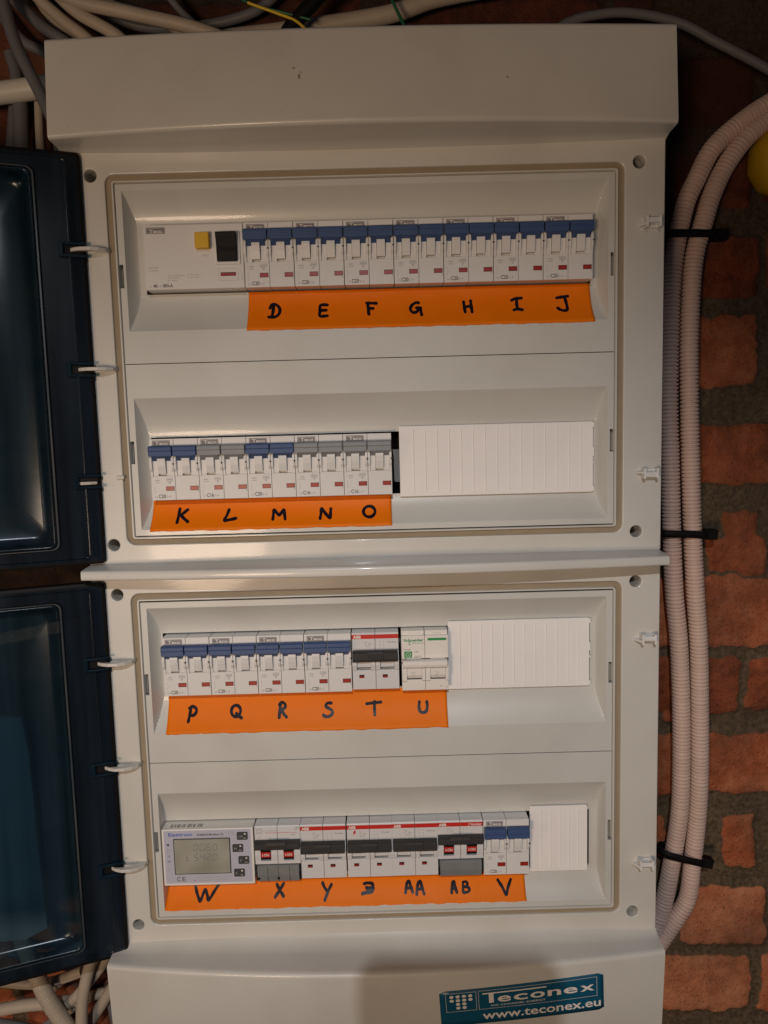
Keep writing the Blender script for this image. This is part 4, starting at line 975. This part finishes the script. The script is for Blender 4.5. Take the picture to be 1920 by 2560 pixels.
def tie(x0, z0, x1, z1, lab):
    m = MB(); d = Vector((x1 - x0, 0, z1 - z0)); L_ = d.length; d.normalize(); nn = Vector((-d.z, 0, d.x))
    prof = []                                            # flat strap round both pipes
    yc = 107; r = 9.0; cx0, cx1 = 8.2, L_ - 14.0
    for i in range(13): an = math.radians(90 + 180 * i / 12); prof.append((cx0 + r * math.cos(an), yc - r * math.sin(an)))
    for i in range(13): an = math.radians(270 + 180 * i / 12); prof.append((cx1 + r * math.cos(an), yc - r * math.sin(an)))
    n = len(prof); vs = []
    for hgt_ in (-3.1, 3.1):
        for u, y in prof: q_ = Vector((x0, 0, z0)) + d * u + nn * hgt_; vs.append((q_.x, y, q_.z))
    m.add(vs, [(i, (i + 1) % n, n + (i + 1) % n, n + i) for i in range(n)], MT['black'])
    st_ = m.build('zip_tie', None, smooth=40, solid=-1.4); tag(st_, lab, 'zip tie', 'black zip ties round the conduits')
    k = MB(); pts = []
    for (u, y, h_) in [(u, y, h_) for u in (L_ - 10, L_ + 1.5) for y in (99, 108) for h_ in (-4.6, 4.6)]:
        q_ = Vector((x0, 0, z0)) + d * u + nn * h_; pts.append((q_.x, y, q_.z))
    k.add(pts, [(0, 1, 3, 2), (4, 6, 7, 5), (0, 4, 5, 1), (2, 3, 7, 6), (0, 2, 6, 4), (1, 5, 7, 3)], MT['black']); k.build('head', st_, bevel=1.0)
tie(249, -19.5, 300, -21, 'topmost black zip tie around the two conduits')
tie(250, -272.5, 297, -275, 'middle black zip tie, beside the ledge between the two boxes')
tie(254, -567.5, 299, -580, 'lowest and slanting black zip tie around the two conduits')

def cable(name, pts, r, mat, label, cat, group=None, Y=None, sag=0):
    m = MB(); P_ = [(x, Y if Y is not None else y, z) for x, y, z in pts] if len(pts[0]) == 3 else [(x, Y, z) for x, z in pts]
    tube(m, P_, r, mat, 3, 16); o = m.build(name, None, smooth=60); tag(o, label, cat, group); return o
GC = 'cables running over the top of the board'
cable('cable', [(-284, 195), (-280, 184), (-276, 166), (-267, 127), (-250, 88), (-240, 60), (-236, 20)], 4.8, MT['cablegrey'], 'dark grey cable dropping down the left side of the top hood', 'cable', GC, 66)
cable('plastic_pipe', [(-330, 98), (-307, 100), (-288, 102), (-269, 104), (-240, 108), (-215, 112)], 8.6, MT['pipe'], 'thick white pipe entering at the left edge, highest left', 'pipe', None, 90)
cable('cable', [(-280, 98), (-281, 80), (-283, 40)], 6, MT['cablegrey'], 'grey upright cable directly under the thick white pipe', 'cable', None, 96)
cable('cable', [(-267, 98), (-268, 70), (-268, 40)], 3.4, MT['cable'], 'thin beige upright cable right of the grey one under the white pipe', 'cable', None, 100)
cable('cable', [(-266, 188), (-257, 172), (-237, 153), (-216, 136), (-199, 114), (-190, 80)], 4.6, MT['cable'], 'leftmost beige cable reaching the top edge of the hood', 'cable', GC, 84)
cable('cable', [(-252, 188), (-240, 172), (-222, 155), (-191, 136), (-170, 110)], 4.8, MT['cable'], 'second beige cable from the left over the top hood', 'cable', GC, 80)
cable('cable', [(-262, 182), (-224, 163), (-180, 152), (-128, 139), (-97, 124), (-80, 100)], 5.2, MT['cable'], 'long beige cable slanting down from top left to the hood', 'cable', GC, 76)
cable('cable', [(-284, 180), (-276, 172), (-256, 152), (-233, 136), (-214, 115), (-205, 90)], 4.6, MT['cablegrey'], 'grey cable between the dark one and the first beige one', 'cable', GC, 92)
cable('cable', [(-163, 186), (-145, 163), (-121, 141), (-108, 122)], 2.9, MT['cablegrey'], 'thin grey cable crossing above the long beige cable', 'cable', GC, 98)
cable('cable', [(-170, 118), (-134, 138), (-112, 145), (-64, 150), (18, 160), (60, 172), (110, 180)], 7.0, MT['cable'], 'thick beige cable lying along the top of the hood', 'cable', GC, 104)
cable('cable', [(-12, 190), (-22, 176), (-35, 160), (-54, 142), (-68, 122)], 5.6, MT['black'], 'thick black cable crossing over the hood near the centre', 'cable', GC, 78)
cable('wire', [(-120, 176), (-104, 165), (-84, 155), (-66, 150), (-40, 143)], 1.0, MT['greenwire'], 'thin green wire beside the yellow one above the hood', 'wire', None, 74)
cable('wire', [(-88, 156), (-80, 153), (-65, 147.5), (-50, 141), (-37, 128)], 1.1, MT['yellowwire'], 'thin yellow wire dropping behind the hood', 'wire', None, 73)
cable('wire', [(18, 176), (21, 165), (26, 153), (36, 132)], 1.3, MT['greenwire'], 'dark green wire above the middle of the hood', 'wire', None, 76)
cable('cable', [(136, 104), (150, 129), (161, 140), (184, 146), (213, 147), (251, 139), (283, 123), (322, 103), (360, 80)], 3.6, MT['cablegrey'], 'dark grey cable arching over the top right corner', 'cable', None, 84)
cable('cable', [(-270, 196), (-262, 178), (-250, 160), (-232, 142), (-224, 118)], 4.2, MT['cable'], 'beige cable tucked between the first two grey cables, top left', 'cable', GC, 104)
cable('cable', [(-240, 192), (-205, 170), (-165, 158), (-140, 142), (-126, 118)], 4.4, MT['cable'], 'beige cable rising behind the long slanting one, top left', 'cable', GC, 96)
cable('cable', [(-300, 176), (-280, 150), (-262, 140), (-246, 124), (-230, 96)], 4.4, MT['cablegrey'], 'grey cable crossing lowest behind the dark one, top left', 'cable', GC, 108)
cable('cable', [(-290, 140), (-286, 120), (-290, 92), (-296, 50)], 5.0, MT['cablegrey'], 'leftmost dark grey cable passing behind the thick white pipe', 'cable', GC, 106)
cable('cable', [(-60, 190), (-90, 168), (-140, 158), (-185, 160), (-225, 178)], 4.0, MT['cablegrey'], 'grey cable looping over the top edge between beige cables', 'cable', GC, 110)
GB = 'cables below the lower door'
m = MB(); tube(m, [(-325, 74, -610), (-317, 74, -637), (-311, 74, -656), (-303, 74, -677), (-288, 74, -704), (-272, 74, -732)], 7.0, MT['cable'], .5, 20, lambda L: 7.2 - .5 * (1 if (L % 2.2) > 1.6 else 0))
tag(m.build('corrugated_sleeve', None, smooth=60), 'ribbed beige sleeve leaving the bottom of the lower door', 'conduit', None)
cable('cable', [(-355, -670), (-328, -673), (-307, -671), (-280, -662)], 4.6, MT['cable'], 'upper beige horizontal cable at the bottom left edge', 'cable', GB, 92)
cable('cable', [(-360, -698), (-334, -694), (-303, -692), (-280, -690)], 5.6, MT['cable'], 'lower beige horizontal cable at the bottom left edge', 'cable', GB, 92)
cable('cable', [(-254, -600), (-258, -623), (-264, -640), (-273, -673), (-276, -704), (-276, -735)], 5.2, MT['cable'], 'upright beige cable left of the bottom hood', 'cable', GB, 74)
cable('cable', [(-242, -605), (-246, -624), (-252, -640), (-264, -659), (-286, -684), (-305, -700)], 4.6, MT['cable'], 'beige cable crossing behind the upright one, bottom left', 'cable', GB, 88)
cable('cable', [(-250, -628), (-265, -642), (-277, -652), (-294, -669), (-312, -684)], 4.0, MT['cable'], 'slanting beige cable nearest the lower door bottom edge', 'cable', GB, 100)
cable('cable', [(-236, -640), (-241, -656), (-249, -672), (-267, -700), (-285, -726)], 5.2, MT['cable'], 'beige cable hugging the left side of the bottom hood', 'cable', GB, 98)
cable('cable', [(-362, -706), (-335, -712), (-310, -722), (-290, -740)], 6.5, MT['cablegrey'], 'dark grey cable in the bottom left corner', 'cable', GB, 84)
cable('cable', [(-352, -650), (-325, -656), (-300, -650), (-262, -634)], 4.2, MT['cablegrey'], 'grey cable just under the lower door bottom edge', 'cable', GB, 104)
cable('cable', [(-330, -730), (-300, -708), (-276, -694), (-250, -690)], 4.6, MT['cable'], 'beige cable rising from the bottom edge behind the sleeve', 'cable', GB, 102)
cable('cable', [(-256, -640), (-254, -668), (-262, -700), (-258, -740)], 3.8, MT['cablegrey'], 'thin grey cable beside the bottom hood, behind the beige ones', 'cable', GB, 108)
# yellow cap at the right edge
m = MB(); n = 10; prof = [(0, 92), (9, 92.5), (15, 95), (20, 100), (22.5, 107), (23, 116), (21, 122)]
vs = []; k_ = 20
for r_i, (r0_, y0_) in enumerate(prof):
    for i in range(k_):
        an = 2 * math.pi * i / k_; rr_ = r0_ * (1 + .05 * (i % 2)); vs.append((348 + rr_ * math.cos(an), y0_, 41 + rr_ * 1.22 * math.sin(an)))
m.add(vs, [(a_ * k_ + i, a_ * k_ + (i + 1) % k_, (a_ + 1) * k_ + (i + 1) % k_, (a_ + 1) * k_ + i) for a_ in range(len(prof) - 1) for i in range(k_)], MT['yellowcap'])
tag(m.build('yellow_bulb', None, smooth=40), 'rounded yellow plastic dome at the right edge beside the conduits', 'dome')
# added pale board in place of a reflection in the lower door
m = MB(); m.prism_y([(-420, -398), (-300, -408), (-296, -440), (-295, -513), (-292, -596), (-312, -606), (-420, -612)], 58, 64, MT['board'])
tag(m.build('reflection_board', None, bevel=.5), 'added pale grey board imitating a reflection in the tinted lower door', 'board')

# phone in front of the panel: it throws the rounded shadow on the bottom hood
ph = MB(); 
ph.prism_y(rr(-38.5, 38.5, -146, 14, 9, 6), 4.0, 12.0, MT['black'])
po = ph.build('smartphone', None, bevel=.8); po.matrix_world = Matrix.Translation(CAM * S) @ Rm.to_4x4() @ Matrix.Diagonal((1, -1, 1, 1))
po.data.flip_normals()
tag(po, 'black smartphone held before the board, casting the rounded shadow on its bottom hood', 'smartphone')
